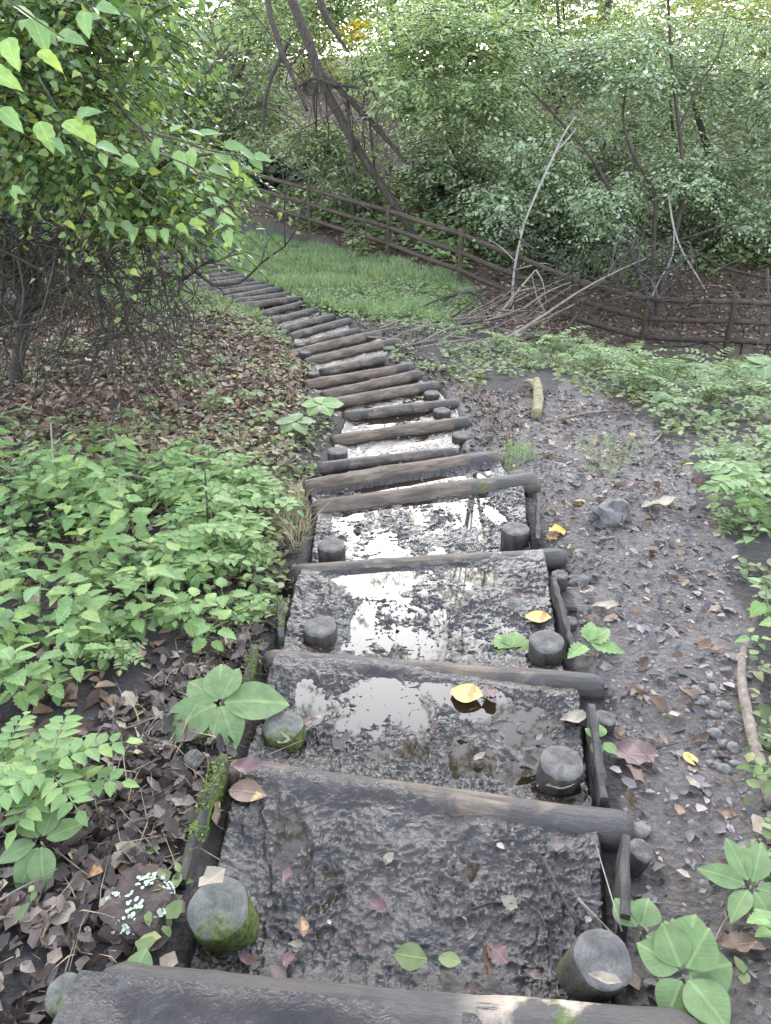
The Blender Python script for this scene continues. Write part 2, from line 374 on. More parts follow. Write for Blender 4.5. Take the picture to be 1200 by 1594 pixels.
# px zones on the ground
Z_DIRT = [(960, 1700), (1300, 1700), (1210, 1250), (1165, 1000), (1140, 880), (1085, 770), (1060, 690), (985, 640), (870, 605), (690, 600), (690, 660), (760, 720), (845, 760), (880, 900), (940, 1080), (985, 1290)]
Z_GRASS = [(255, 372), (330, 368), (420, 372), (520, 385), (620, 408), (700, 435), (740, 470), (700, 500), (640, 500), (580, 495), (520, 482), (450, 462), (385, 448), (335, 425), (300, 400), (285, 388)]
Z_LEFTLIT = [(-500, 470), (150, 470), (320, 470), (420, 500), (470, 560), (480, 640), (430, 720), (300, 720), (100, 700), (-500, 700)]
Z_NETTLE = [(-600, 720), (90, 705), (250, 700), (400, 740), (440, 800), (400, 860), (330, 930), (330, 1000), (200, 1100), (60, 1230), (-600, 1300)]
Z_RIGHT = [(690, 520), (760, 540), (880, 545), (1000, 570), (1200, 585), (1700, 600), (1700, 900), (1180, 850), (1100, 780), (1075, 700), (1000, 640), (880, 600), (720, 590), (670, 560)]
Z_LOWLEFT = [(-600, 1150), (60, 1200), (230, 1060), (360, 960), (420, 900), (470, 860), (440, 960), (400, 1060), (340, 1180), (270, 1380), (150, 1500), (60, 1700), (-600, 1700)]
def soften(px, py, amp, w): return px + amp * fbm(px / w, py / w, 3, 5), py + amp * fbm(px / w, py / w, 3, 9)
def ground(x, y):
    z = base(x, y)
    dist = np.hypot(x, y)
    z = z + .05 * fbm(x * .9, y * .9, 4, 3) + .02 * fbm(x * 4, y * 4, 3, 8) * (1 + 0 * dist) + .008 * fbm(x * 17, y * 17, 3, 21)
    z = z - .012
    low = np.zeros_like(z)
    for q in TR:
        lz = q[4]; s = quad_in(x, y, q[:4])
        z = np.where(s < .5, np.minimum(z, lz + .035 + np.maximum(z - lz - .035, 0) * sm(s, .03, .5)), z)
        z = np.where(s < .06, np.minimum(z, lz - .06 + np.clip((s + .05) / .06, 0, 1) * (z - lz + .06)), z)
    return z

# ------------------------------------------------------------------ ground sheet
def spaced(a, b, fine0, fine1, st, grow):
    v = list(np.arange(fine0, fine1, st)); s = st; x = v[-1]
    while x < b: s *= grow; x += s; v.append(x)
    s = st; x = v[0]; pre = []
    while x > a: s *= grow; x -= s; pre.append(x)
    return np.array(pre[::-1] + v)
gx = spaced(-60, 60, -1.6, 2.0, .02, 1.045); gy = spaced(-6, 120, .3, 4.5, .02, 1.02)
X, Y = np.meshgrid(gx, gy); Zg = ground(X, Y)
nx, ny = len(gx), len(gy)
vid = np.arange(nx * ny).reshape(ny, nx)
F = np.stack([vid[:-1, :-1], vid[:-1, 1:], vid[1:, 1:], vid[1:, :-1]], -1).reshape(-1, 4)
go = obj_np('ground', np.stack([X, Y, Zg], -1).reshape(-1, 3), F, M['soil'], smooth=True)
tag(go, kind='structure')
px, py, w = proj(X.ravel(), Y.ravel(), Zg.ravel()); sx, sy = soften(px, py, 45, 60)
soil = np.tile(np.array([.04, .03, .024]), (len(px), 1)); wet = np.full(len(px), .25)
d = inpoly(sx, sy, Z_DIRT); soil[d] = (.125, .103, .09); wet[d] = .42
d = inpoly(sx, sy, Z_GRASS); soil[d] = (.045, .06, .03); wet[d] = 0
d = inpoly(sx, sy, Z_LEFTLIT); soil[d] = (.05, .034, .025); wet[d] = .1
d = inpoly(sx, sy, Z_LOWLEFT); soil[d] = (.03, .023, .02); wet[d] = .4
d = Y.ravel() > np.interp(X.ravel(), FX, FY) - .3; soil[d] = (.09, .058, .038); wet[d] = 0
a = go.data.attributes.new('soil', 'FLOAT_COLOR', 'POINT'); a.data.foreach_set('color', np.hstack([soil, np.ones((len(px), 1))]).astype(np.float32).ravel())
a = go.data.attributes.new('wet', 'FLOAT', 'POINT'); a.data.foreach_set('value', wet.astype(np.float32))
def gz(x, y): return float(ground(np.array([x]), np.array([y]))[0])
def gp(px, py, dz=0):
    p = hit(px, py); p[2] = gz(p[0], p[1]) + dz; return p

# ------------------------------------------------------------------ mud treads and puddles
WF = {0: 0, 1: .05, 2: .42, 3: .36, 4: .36, 5: .42, 6: .2, 7: .15, 8: .42, 9: .15, 10: .35, 11: .1}
def mudh(x, y, k, st):
    wx = x + .035 * fbm(x * 9, y * 9, 3, 50 + k); wy = y + .035 * fbm(x * 9, y * 9, 3, 70 + k)
    m_ = sm(fbm(x * 5, y * 5, 3, 90 + k), -.15, .2)
    h = .016 * fbm(wx * 3.5, wy * 3.5, 3, k) + (.006 if k < 2 else .012) * fbm(wx * 11, wy * 10, 3, 30 + k)
    rg = lambda f, sd: np.maximum(0, ridge(wx * f, wy * f * .8, sd + k)) ** 3
    h = h + (.006 if 1 < k < 9 else .003) * rg(22, 31) + (.4 + .6 * m_) * (.0085 * rg(36, 33) + .0075 * rg(62, 37) + .0042 * rg(110, 39)) + .006 * fbm(wx * 55, wy * 45, 2, 43)
    return h * st
for k, (A, B, C_, D_, lev) in enumerate(TR):
    r_ = random.Random(k); L = np.linalg.norm(B - A); Wd = np.linalg.norm((C_ + D_ - A - B) / 2)
    st = .0032 if k < 3 else (.004 if k < 6 else (.012 if k < 12 else .04))
    nu, nv = max(8, int(L / st)), max(6, int(Wd / st))
    if k == 0: nu, nv = 260, 200
    u, v = np.meshgrid(np.linspace(-.03, 1.03 if k > 5 or k == 0 else 1.0, nu), np.linspace(0, 1, nv))
    X = (A[0] * (1 - u) + B[0] * u) * (1 - v) + (D_[0] * (1 - u) + C_[0] * u) * v
    Y = (A[1] * (1 - u) + B[1] * u) * (1 - v) + (D_[1] * (1 - u) + C_[1] * u) * v
    amp = 1. if 0 < k < 6 else .7
    H = mudh(X, Y, k, amp)
    if 0 < k < 7:
        for j in range(3):                                  # boot prints pressed into the mud
            fu, fv = r_.uniform(.1, .9), r_.uniform(.15, .75); an = r_.uniform(-.5, .5)
            cx = (A[0] * (1 - fu) + B[0] * fu) * (1 - fv) + (D_[0] * (1 - fu) + C_[0] * fu) * fv
            cy = (A[1] * (1 - fu) + B[1] * fu) * (1 - fv) + (D_[1] * (1 - fu) + C_[1] * fu) * fv
            xx = (X - cx) * math.cos(an) + (Y - cy) * math.sin(an); yy = -(X - cx) * math.sin(an) + (Y - cy) * math.cos(an)
            q = np.sqrt((xx / .05) ** 2 + (yy / .13) ** 2)
            dent = -.009 * (1 - sm(q, .75, 1.05)) + .005 * np.exp(-((q - 1.18) / .16) ** 2)
            dent *= .8 + .6 * fbm(X * 30, Y * 30, 2, 3)
            H += dent
    # mud is banked up against the sides and against the far log
    edge = np.minimum(u, 1 - u) * L
    H += .025 * (1 - sm(edge, 0, .14)) - .003 * sm(edge, .1, .4) * (1 if k in (2, 3, 4, 5, 8) else 0)
    H += .05 * (1 - sm(v * Wd, .02, .2)) * (0 if k == 0 else 1)
    if k == 3: H += .03 * (1 - sm(np.hypot((u - .06) / .2, (v - .45) / .6), .5, 1))
    H = H - np.percentile(H, 55 if k < 5 else 80)
    if k > 0: H = np.minimum(H, .06)
    zl = (LG[k][2] if k < len(LG) else lev) - lev
    if k < 6: H = H * sm((1 - v) * Wd, -.02, .12) + .0 ; cov = (.004 if k > 1 else 0) + .016 * sm(u + .25 * fbm(u * 6, v * 3, 3, k), .45, .7) * (k in (0, 1, 2)) + .012 * (k > 3) - .004 + .008 * fbm(u * 14, v * 5, 3, 5 + k); H = H + (zl - .004 - cov - H) * (1 - sm((1 - v) * Wd, .012, .085))
    H = H - .10 * (1 - sm(edge, 0, .035)) * (k > 0)
    Z = lev + H
    vid = np.arange(nu * nv).reshape(nv, nu)
    F = np.stack([vid[:-1, :-1], vid[:-1, 1:], vid[1:, 1:], vid[1:, :-1]], -1).reshape(-1, 4)
    o = obj_np('mud', np.stack([X, Y, Z], -1).reshape(-1, 3), F, M['mud'], smooth=True); tag(o, kind='structure')
    wf = WF.get(k, 0)
    if wf:
        lvl = np.percentile(Z[int(nv * .12):int(nv * .9), int(nu * .06):int(nu * .94)], wf * 100)
        q = np.array([A, B, C_, D_], float); c = q.mean(0); q = c + (q - c) * .93; q[:, 2] = lvl
        o = obj_np('puddle', q, [[0, 1, 2, 3]], M['water']); tag(o, kind='structure')

# ------------------------------------------------------------------ log steps
def log_obj(A, B, ztop, r, mat, label, idx, taper=0., sag=.0):
    A = np.array(A); B = np.array(B); L = np.linalg.norm(B - A); mid = (A + B) / 2
    n = 18; m = max(10, int(L / .03)); vs = []; rr_ = np.random.default_rng(idx + 100)
    a = np.linspace(0, 2 * math.pi, n, endpoint=False); kn = [(rr_.uniform(-.5, .5), rr_.uniform(0, 6.28), rr_.uniform(.08, .25)) for _ in range(4)]
    ph = rr_.uniform(0, 9, 2)
    for i in range(m):
        s = i / (m - 1); x = (s - .5) * L
        e = min(s, 1 - s) * L; rad = r * (1 + taper * (s - .5)) * (1 - .18 * max(0, 1 - e / .025) ** 2)
        rad = rad * (1 + .05 * np.array([float(vn(x * 5 + ph[0], ai * 1.3, 4)) for ai in a]) * 2 + .05 * vn(a * 2.5 + x * .6, x * 22 + ph[1], 5))
        for (kx, ka, ks) in kn: rad = rad * (1 + ks * np.exp(-((x / L - kx) * L / .03) ** 2) * np.maximum(0, np.cos(a - ka)) ** 8)
        oy = .012 * math.sin(x * 2.1 + ph[0]); oz = .008 * math.sin(x * 2.7 + ph[1])
        vs.append(np.stack([np.full(n, x), oy + rad * np.cos(a), oz + rad * np.sin(a)], -1))
    fs = [(i * n + k, (i + 1) * n + k, (i + 1) * n + (k + 1) % n, i * n + (k + 1) % n) for i in range(m - 1) for k in range(n)]
    nb = len(fs); V = np.vstack(vs)
    c0 = V[:n].mean(0) + (.002, 0, 0); c1 = V[-n:].mean(0) - (.002, 0, 0); V = np.vstack([V, c0, c1]); i0 = m * n
    fs += [(i0, k, (k + 1) % n) for k in range(n)] + [(i0 + 1, (m - 1) * n + (k + 1) % n, (m - 1) * n + k) for k in range(n)]
    me = bpy.data.meshes.new('step_log'); me.from_pydata(V.tolist(), [], fs); me.materials.append(M[mat]); me.materials.append(M['end'])
    mi = np.zeros(len(fs), np.int32); mi[nb:] = 1; me.polygons.foreach_set('material_index', mi)
    smt = np.ones(len(fs), bool); smt[nb:] = False; me.polygons.foreach_set('use_smooth', smt)
    o = bpy.data.objects.new('step_log', me); d = B - A
    o.location = Vector((mid[0], mid[1], ztop - r)); o.rotation_euler = (rr_.uniform(-.3, .3), 0, math.atan2(d[1], d[0]))
    link(o); tag(o, label, 'log', 'log steps along the trail'); return o
LLAB = ['thick log with bare pale wood at its right end, nearest the camera', 'mud flush log with rounded right end behind the front mud step', 'pale edged log in front of the brown puddle with a yellow leaf below',
        'straight thin log between the two brightest white puddles', 'bulging dark log with mossy left end above the wide white puddle', 'crooked brown log just above the mossy ended dark log',
        'short thin log squeezed directly behind the crooked brown log', 'log behind the three small white puddles, ending by a round stake', 'split faced log just above the leafy clump on the left edge',
        'long log behind the narrow glittering puddle', 'log ending at a round stake top, above the narrow puddle', 'worn log with mossy right end in the middle of the trail', 'short log half sunk in dry mud in mid trail',
        'long log ending beside mossy stakes and brushwood', 'split pale topped log ending under the brushwood', 'short log behind the split pale log', 'dark log where the trail bends left beside mossy stakes',
        'log at the bend of the trail below the grass bank', 'worn log just past the bend beside the grass', 'low log past the bend, last one clearly round']
RAD = [.066, .058, .052, .05, .074, .064, .042, .056, .052, .055, .055, .055, .05, .055, .06, .045, .055, .055, .055, .055]
LM = ['log_pale', 'log', 'log', 'log', 'log_moss2', 'log_clean', 'log', 'log_clean', 'log', 'log_clean', 'log_clean', 'log_clean', 'log', 'log_clean', 'log_clean', 'log', 'log', 'log', 'log', 'log']
M['log_moss2'] = wood_mat('damp_dark_log_wood', (.045, .033, .025), (.17, .13, .095), mud=.3, moss=.12)
ORD = ['first', 'second', 'third', 'fourth', 'fifth', 'sixth', 'seventh', 'eighth', 'ninth', 'tenth', 'eleventh', 'twelfth', 'thirteenth', 'fourteenth', 'fifteenth']
for i, (A, B, z) in enumerate(LG):
    if i < 20: log_obj(A, B, z + (.0 if i < 4 else .012), RAD[i], LM[i], LLAB[i], i)
    else: log_obj(A, B, z + .02, .055, 'log', '%s of the small far logs beyond the bend, counted going away' % ORD[i - 20], i)

# ------------------------------------------------------------------ stakes and side boards
def stake(px, py, wpx, label, moss=False, tilt=(0, 0), hgt=.05, dep=.35, square=False, dz=0.):
    # top centre at pixel, resting a little above the log level there
    hgt = hgt - .048; p = hit(px, py, hgt); z = (p - CAM) @ FW; r = wpx / 2 / FPX * z
    n = 22; rr_ = np.random.default_rng(int(px * 7 + py)); a = np.linspace(0, 2 * math.pi, n, endpoint=False)
    wob = 1 + .05 * vn(np.cos(a) * 2 + px, np.sin(a) * 2, 3) * 2
    V = []; prof = [(-dep, .95), (-.12, 1.), (-.05, 1.02), (-.018, 1.02), (-.006, .99), (0, .93)]
    for (zz, q) in prof:
        w2 = wob * (1 + .02 * rr_.uniform(-1, 1, n)); V.append(np.stack([np.cos(a) * r * q * w2, np.sin(a) * r * q * w2, np.full(n, zz) + (.003 * rr_.uniform(-1, 1, n) if zz > -.05 else 0)], -1))
    for q in (.6, .3): V.append(np.stack([np.cos(a) * r * q, np.sin(a) * r * q, .003 * rr_.uniform(-1, 1, n)], -1))
    m = len(V); fs = [(i * n + k, i * n + (k + 1) % n, (i + 1) * n + (k + 1) % n, (i + 1) * n + k) for i in range(m - 1) for k in range(n)]
    nt = 4 * n; V = np.vstack(V + [np.array([[0, 0, .002]])]); fs += [((m - 1) * n + k, (m - 1) * n + (k + 1) % n, m * n) for k in range(n)]
    root = empty('wooden_stake', p, label, 'stake', 'round stakes pegging the logs'); root.rotation_euler = (tilt[0], tilt[1], 0)
    for nm, sel, mt in (('post', range(0, nt), 'stake_moss' if moss else 'stake'), ('cut_top', range(nt, len(fs)), 'staketop_moss' if moss else 'staketop')):
        me = bpy.data.meshes.new(nm); ff = [fs[i] for i in sel]; used = sorted({i for q in ff for i in q}); mp = {u: j for j, u in enumerate(used)}
        me.from_pydata(V[used].tolist(), [], [tuple(mp[i] for i in q) for q in ff]); me.materials.append(M[mt])
        me.polygons.foreach_set('use_smooth', np.ones(len(ff), bool)); link(bpy.data.objects.new(nm, me), root)
    return root
stake(338, 1412, 98, 'mossy rimmed stake with a torn leaf on top, left of the front mud', True, (.25, -.1), .05)
stake(940, 1492, 92, 'large smooth stake with a chipped top, right beside the nearest log', False, (.32, .05), .07)
stake(440, 1128, 64, 'stake with clear growth rings beside the broad leaved rosette', True, (0, -.05), .05)
stake(875, 1186, 68, 'dark round stake with a pale leaf at its foot, right of the brown puddle', False, (.12, .03), .06)
stake(498, 974, 52, 'lone stake left in the mud below the footprint', False, (0, 0), .05)
stake(851, 997, 54, 'stake between green leaves at the right end of a log', False, (.08, -.06), .055)
stake(516, 847, 44, 'stake standing left in front of the wide white puddle', False, (0, 0), .05)
stake(803, 822, 43, 'wet dark stake standing right of the wide white puddle', False, (0, 0), .05)
for q in [(525, 701, 32, 'small stake left of the three small puddles'), (721, 676, 33, 'flat grey stake right of the three small puddles'), (688, 638, 27, 'low stake at right of the split faced log'),
          (672, 611, 24, 'stake at right end of the narrow glittering puddle'), (650, 580, 23, 'round pale topped stake on a log end in mid trail'), (634, 565, 22, 'stake just behind the round pale topped one'),
          (606, 541, 20, 'mossy stake next to the brushwood at trail edge'), (586, 522, 19, 'pale stake touching the split log end'), (487, 580, 20, 'left hand stake beside worn mid trail logs'),
          (475, 548, 17, 'left hand stake near the leaf litter, below another stake'), (467, 535, 16, 'left hand stake at the end of the short log'), (500, 481, 13, 'mossy stake furthest along the grass edge'),
          (523, 488, 14, 'second mossy stake along the grass edge'), (552, 500, 15, 'third mossy stake along the grass edge'), (570, 505, 17, 'mossy stake along grass edge nearest the brushwood'), (618, 553, 22, 'mossy stake lying against log ends at right')]:
    stake(q[0], q[1], q[2], q[3], q[1] < 560 and q[0] > 495 and q[0] != 586, (0, 0), .03)
stake(1000, 1322, 40, 'grey stake behind the front right side board', False, (.1, .25), .03)
stake(942, 1116, 34, 'small stake behind the second right side board', False, (0, .1), .03)
stake(872, 893, 26, 'chipped post behind the third right side board', False, (0, 0), .07)
stake(888, 965, 22, 'short post at the near end of the third right side board', False, (0, 0), .05)
stake(302, 1180, 30, 'dark pointed stake behind the mossy left side board', False, (.3, .35), .05)
stake(98, 1545, 62, 'mossy stake in the bottom left corner among litter', True, (.1, -.2), .03)

def board(a, b, lev_dz, label, mossy=False, th=.022, hgt=.16, name='side_board'):
    z = hit((a[0] + b[0]) / 2, (a[1] + b[1]) / 2)[2] + lev_dz
    A = onplane(*a, z); B = onplane(*b, z); d = B - A; L = np.linalg.norm(d); n = max(6, int(L / .04)); vs = []
    rr_ = np.random.default_rng(int(a[0]))
    for i in range(n + 1):
        x = (i / n - .5) * L; j = rr_.uniform(-.004, .004, 6); tz = rr_.uniform(-.006, .004)
        vs += [(x, -th / 2 + j[0], -hgt), (x, -th / 2 + j[1], -.004 + tz), (x, -th / 2 + .004 + j[1], tz), (x, th / 2 - .004 + j[2], tz), (x, th / 2 + j[2], -.004 + tz), (x, th / 2 + j[3], -hgt)]
    fs = [(i * 6 + k, i * 6 + (k + 1) % 6, (i + 1) * 6 + (k + 1) % 6, (i + 1) * 6 + k) for i in range(n) for k in range(6)] + [tuple(range(6))[::-1], tuple(n * 6 + k for k in range(6))]
    me = bpy.data.meshes.new(name); me.from_pydata([tuple(map(float, q)) for q in vs], [], fs); me.materials.append(M['board_moss' if mossy else 'board'])
    o = bpy.data.objects.new(name, me); m_ = (A + B) / 2; o.location = Vector((m_[0], m_[1], z)); o.rotation_euler = (0, 0, math.atan2(d[1], d[0]))
    link(o); tag(o, label, 'board', 'edge boards along the steps'); return o, A, B, z
BD = [board((347, 1172), (278, 1368), .03, 'moss topped side board left of the front mud step', True),
      board((975, 1298), (974, 1424), .03, 'dark side board right of the front mud step'), board((922, 1094), (941, 1240), .02, 'thin side board right of the brown puddle'),
      board((862, 897), (892, 1002), .02, 'slanting side board right of the footprinted white puddle'), board((839, 768), (838, 838), .02, 'short side board at right of the wide white puddle'),
      board((395, 1004), (377, 1084), .03, 'mossy side board behind the broad leaved rosette', True), board((436, 926), (438, 992), .03, 'low mossy side board left of the footprinted puddle', True)]

# ------------------------------------------------------------------ leaf templates (triangles)
def tpl(n, ser=0., wid=.5, tip=1.6, basew=.0, fold=.1, droop=.15, wav=0.):
    xs = np.linspace(0, 1, n + 1); mid = np.stack([xs, 0 * xs, -droop * xs ** 2], -1)
    wv = wid * (np.sin(np.pi * np.clip(xs, 0, 1) ** (1 / tip))) ** .85; wv[0] = basew; wv[-1] = 0
    V = [mid]; s2 = ser * (np.arange(n + 1) % 2)
    for sg in (1, -1):
        w_ = wv * (1 - s2); V.append(np.stack([xs - .0 + .25 * ser * s2, sg * w_, -droop * xs ** 2 + fold * w_ * 2 + wav * np.sin(xs * 9 + sg) * (w_ > 0)], -1))
    V = np.vstack(V); m = n + 1; T = []
    for i in range(n):
        T += [(i, i + 1, m + i + 1), (i, m + i + 1, m + i), (i, 2 * m + i, 2 * m + i + 1), (i, 2 * m + i + 1, i + 1)]
    return V, np.array(T)
def tp4(wid=.28, fold=.05, droop=.1):
    return np.array([(0, 0, 0), (.42, wid, fold), (1, 0, -droop), (.42, -wid, fold)], float), np.array([(0, 2, 1), (0, 3, 2)])
def tp6(wid=.3, fold=.07, droop=.14):
    return np.array([(0, 0, 0), (.28, wid, fold), (.28, -wid, fold), (.5, 0, -droop * .25), (.7, wid * .75, fold - droop * .5), (.7, -wid * .75, fold - droop * .5), (1, 0, -droop)], float), \
        np.array([(0, 3, 1), (0, 2, 3), (1, 3, 4), (3, 2, 5), (3, 6, 4), (3, 5, 6)])
T_NET = tpl(12, .28, .40, 1.5, 0, .12, .2); T_BROAD = tpl(10, 0, .27, 1.15, 0, .09, .22, .008); T_HEART = tpl(8, .12, .36, 1.7, .08, .10, .34, .015)
T_LEAF = tp6(.3); T_SLIM = tp6(.2); T_4 = tp4(); T_DEAD = tpl(5, .22, .33, 1.1, 0, .22, -.2, .09); T_DEAD2 = tp6(.33, .16, -.2)
T_LOBE = tpl(9, .2, .40, 1.25, 0, .16, -.28, .07)
def nrm(a): return a / (np.linalg.norm(a, axis=-1, keepdims=True) + 1e-9)
def leaves(tp, pos, axis, normal, size, wid=1.):
    V, T = tp; axis = nrm(axis); normal = nrm(normal - axis * np.sum(axis * normal, -1, keepdims=True)); side = np.cross(normal, axis)
    size = np.asarray(size, float) * np.ones(len(pos)); wid = np.asarray(wid, float) * np.ones(len(pos))
    v = pos[:, None] + size[:, None, None] * (V[None, :, 0:1] * axis[:, None] + (V[None, :, 1:2] * wid[:, None, None]) * side[:, None] + V[None, :, 2:3] * normal[:, None])
    f = T[None] + (np.arange(len(pos)) * len(V))[:, None, None]
    return v.reshape(-1, 3), f.reshape(-1, 3)
def cat(parts):
    vs, fs, n = [], [], 0
    for v, f in parts: vs.append(v); fs.append(f + n); n += len(v)
    return np.vstack(vs), np.vstack(fs)
def prisms(a, b, ra, rb):
    # thin three-sided twigs
    d = nrm(b - a); x = nrm(np.cross(d, np.array([.3, .2, 1.]))); y = np.cross(d, x); vs = []
    for e, r in ((a, ra), (b, rb)):
        for k in range(3):
            an = k * 2.094; vs.append(e + np.asarray(r).reshape(-1, 1) * (math.cos(an) * x + math.sin(an) * y))
    v = np.stack(vs, 1); T = []
    for k in range(3): j = (k + 1) % 3; T += [(k, j, 3 + j), (k, 3 + j, 3 + k)]
    f = np.array(T)[None] + (np.arange(len(a)) * 6)[:, None, None]
    return v.reshape(-1, 3), f.reshape(-1, 3)
def rdir(n, zmin=-1, zmax=1):
    a = rng.uniform(0, 2 * math.pi, n); z = rng.uniform(zmin, zmax, n); r = np.sqrt(np.maximum(0, 1 - z * z))
    return np.stack([r * np.cos(a), r * np.sin(a), z], -1)
def veins(o, tp):
    me = o.data; n = len(me.vertices) // len(tp[0]); a = np.tile(np.hstack([tp[0][:, :2], np.ones((len(tp[0]), 1))]), (n, 1))
    if len(a) == len(me.vertices): at_ = me.attributes.new('lf', 'FLOAT_VECTOR', 'POINT'); at_.data.foreach_set('vector', a.astype(np.float32).ravel())
    return o
def sprays(start, d, length, K, size, tp, up=.8, droop=.25, wid=1., two=True):
    # twigs with leaves set alternately along them
    n = len(start); d = nrm(d); t = (np.arange(K) + .7) / K
    sag = np.array([0, 0, -1.]) * droop
    pos = start[:, None] + d[:, None] * (length[:, None] * t)[..., None] + sag * ((length[:, None] * t) ** 2 / length.mean())[..., None]
    sd_ = nrm(np.cross(d, np.array([0, 0, 1.]))); sg = np.where(np.arange(K) % 2 == 0, 1., -1.)
    ax = d[:, None] * .55 + sd_[:, None] * sg[None, :, None] * .85 + rng.normal(0, .3, (n, K, 3)); ax[..., 2] -= .25
    ax[:, -1] = d + rng.normal(0, .2, (n, 3))
    no = np.array([0, 0, up]) + rng.normal(0, .42, (n, K, 3))
    sz = size * rng.uniform(.6, 1.25, (n, K)) * (1 - .3 * t)
    lv = leaves(tp, pos.reshape(-1, 3), ax.reshape(-1, 3), no.reshape(-1, 3), sz.ravel(), wid)
    end = start + d * length[:, None] + sag * (length ** 2 / length.mean())[:, None]; mid = start + d * length[:, None] * .5 + sag * (.25 * length ** 2 / length.mean())[:, None]
    tw = cat([prisms(start, mid, np.full(n, .05 * size + .001), np.full(n, .035 * size + .001)), prisms(mid, end, np.full(n, .035 * size + .001), np.full(n, .02 * size + .0005))])
    return lv, tw

# ------------------------------------------------------------------ fence
fpx = [(250, 300, 19), (320, 313, 18.3), (385, 330, 17.5), (483, 362, 16.5), (605, 402, 15), (715, 443, 13.6), (800, 472, 13.0), (890, 500, 12.6), (1000, 525, 12.3), (1130, 540, 12.1), (1270, 548, 12), (1420, 552, 12)]
FP = []
for q in fpx:
    p = P(*q); p[2] = gz(p[0], p[1]); FP.append(p)
fr = empty('rail_fence', FP[3], 'brown three rail wooden fence running below the trees behind the grass', 'fence')
for p in FP:
    MB().tube([p - (0, 0, .2), p + (0, 0, .45), p + (0, 0, .98)], [.05, .048, .045], 10, 3, bump=.05).build('post', M['fence'], fr)
for i in range(len(FP) - 1):
    for h in (.28, .58, .88):
        a, b_ = FP[i] + (0, 0, h), FP[i + 1] + (0, 0, h); md = (a + b_) / 2 + (0, 0, -.012)
        MB().tube([a, md, b_], [.042, .044, .041], 9, 4, bump=.05).build('rail', M['fence'], fr)

# ------------------------------------------------------------------ scatter helpers
def zone_pts(poly, n, soft=30, rngseed=1, world=None):
    # random ground points whose position in the view falls inside a zone
    r2 = np.random.default_rng(rngseed); c = np.array([hit(*q)[:2] if q[1] > 250 else [0, 30] for q in poly]); lo, hi = c.min(0), c.max(0)
    if world: lo, hi = np.array(world[0]), np.array(world[1])
    out = np.zeros((0, 2)); tries = 0
    while len(out) < n and tries < 80:
        q = r2.uniform(lo, hi, (n * 3, 2)); z = base(q[:, 0], q[:, 1]); a, b_, w = proj(q[:, 0], q[:, 1], z)
        a, b_ = soften(a, b_, soft, 40); out = np.vstack([out, q[inpoly(a, b_, poly)]]); tries += 1
    out = out[:n]
    return np.stack([out[:, 0], out[:, 1], ground(out[:, 0], out[:, 1])], -1)
def off_path(p, m=.05):
    s = np.full(len(p), 1e9)
    for q in TR: s = np.minimum(s, quad_in(p[:, 0], p[:, 1], q[:4]))
    return p[s > m]

def litter(name, pts, smin, smax, mat, tp=T_DEAD2, tilt=.45, lift=.012, seed=0):
    n = len(pts); ax = rdir(n, -.25, .3); no = np.array([0, 0, 1.]) + rng.normal(0, tilt, (n, 3))
    sz = rng.uniform(smin, smax, n); p = pts + np.array([0, 0, 1]) * rng.uniform(.0, lift, n)[:, None]
    v, f = leaves(tp, p, ax, no, sz, rng.uniform(.6, 1.2, n)); o = veins(obj_np(name, v, f, M[mat]), tp); return tag(o, kind='stuff')
p = off_path(zone_pts(Z_LEFTLIT, 15000, 60, 3)); litter('leaf_litter', p, .03, .085, 'litter', lift=.03)
p = off_path(zone_pts(Z_LEFTLIT, 5000, 60, 33)); litter('leaf_litter', p, .05, .10, 'litter', T_DEAD, .5, lift=.04)
p = off_path(zone_pts(Z_LOWLEFT, 2600, 40, 4, ((-2.2, .3), (0, 3.2)))); litter('leaf_litter', p, .025, .075, 'litterwet', T_DEAD, .5, .02)
p = off_path(zone_pts(Z_DIRT, 9000, 40, 6, ((.3, .4), (3, 6.8)))); litter('leaf_litter', p, .005, .022, 'litterdirt', T_4, .5, .006)
p = off_path(zone_pts(Z_DIRT, 560, 40, 7, ((.3, .4), (3, 6.8)))); litter('leaf_litter', p, .03, .07, 'litter', T_DEAD, .4, .01)
p = off_path(zone_pts(Z_DIRT, 2600, 40, 5, ((.3, .4), (3, 6.8)))); litter('leaf_litter', p, .012, .05, 'litterdirt', T_DEAD2, .35, .008)
p = zone_pts([(-300, 330), (1500, 330), (1500, 560), (740, 530), (700, 440), (400, 340)], 22000, 20, 6, ((-6, 10.5), (12, 26))); litter('leaf_litter', p, .05, .11, 'litter', T_4, .5, .03)
p = off_path(zone_pts(Z_NETTLE, 2500, 60, 8, ((-4, 1.0), (0, 5.2)))); litter('leaf_litter', p, .03, .08, 'litter')

# ------------------------------------------------------------------ grass bank
def blades(name, pts, h0, h1, w, mat, lean=.45, kind='stuff'):
    n = len(pts); d = rdir(n, 0, 0); h = rng.uniform(h0, h1, n); sd_ = np.stack([-d[:, 1], d[:, 0], 0 * d[:, 0]], -1); ln = rng.uniform(.1, lean, n)
    up = np.array([0, 0, 1.]); ww = (w * rng.uniform(.6, 1.2, n))[:, None]
    p1 = pts + up * (h * .55)[:, None] + d * (h * ln * .35)[:, None]; p2 = pts + up * (h * .93)[:, None] + d * (h * ln * 1.1)[:, None]
    v = np.stack([pts - sd_ * ww, pts + sd_ * ww, p1 - sd_ * ww * .8, p1 + sd_ * ww * .8, p2], 1).reshape(-1, 3)
    f = (np.array([(0, 1, 3), (0, 3, 2), (2, 3, 4)])[None] + (np.arange(n) * 5)[:, None, None]).reshape(-1, 3)
    return tag(obj_np(name, v, f, M[mat]), kind=kind)
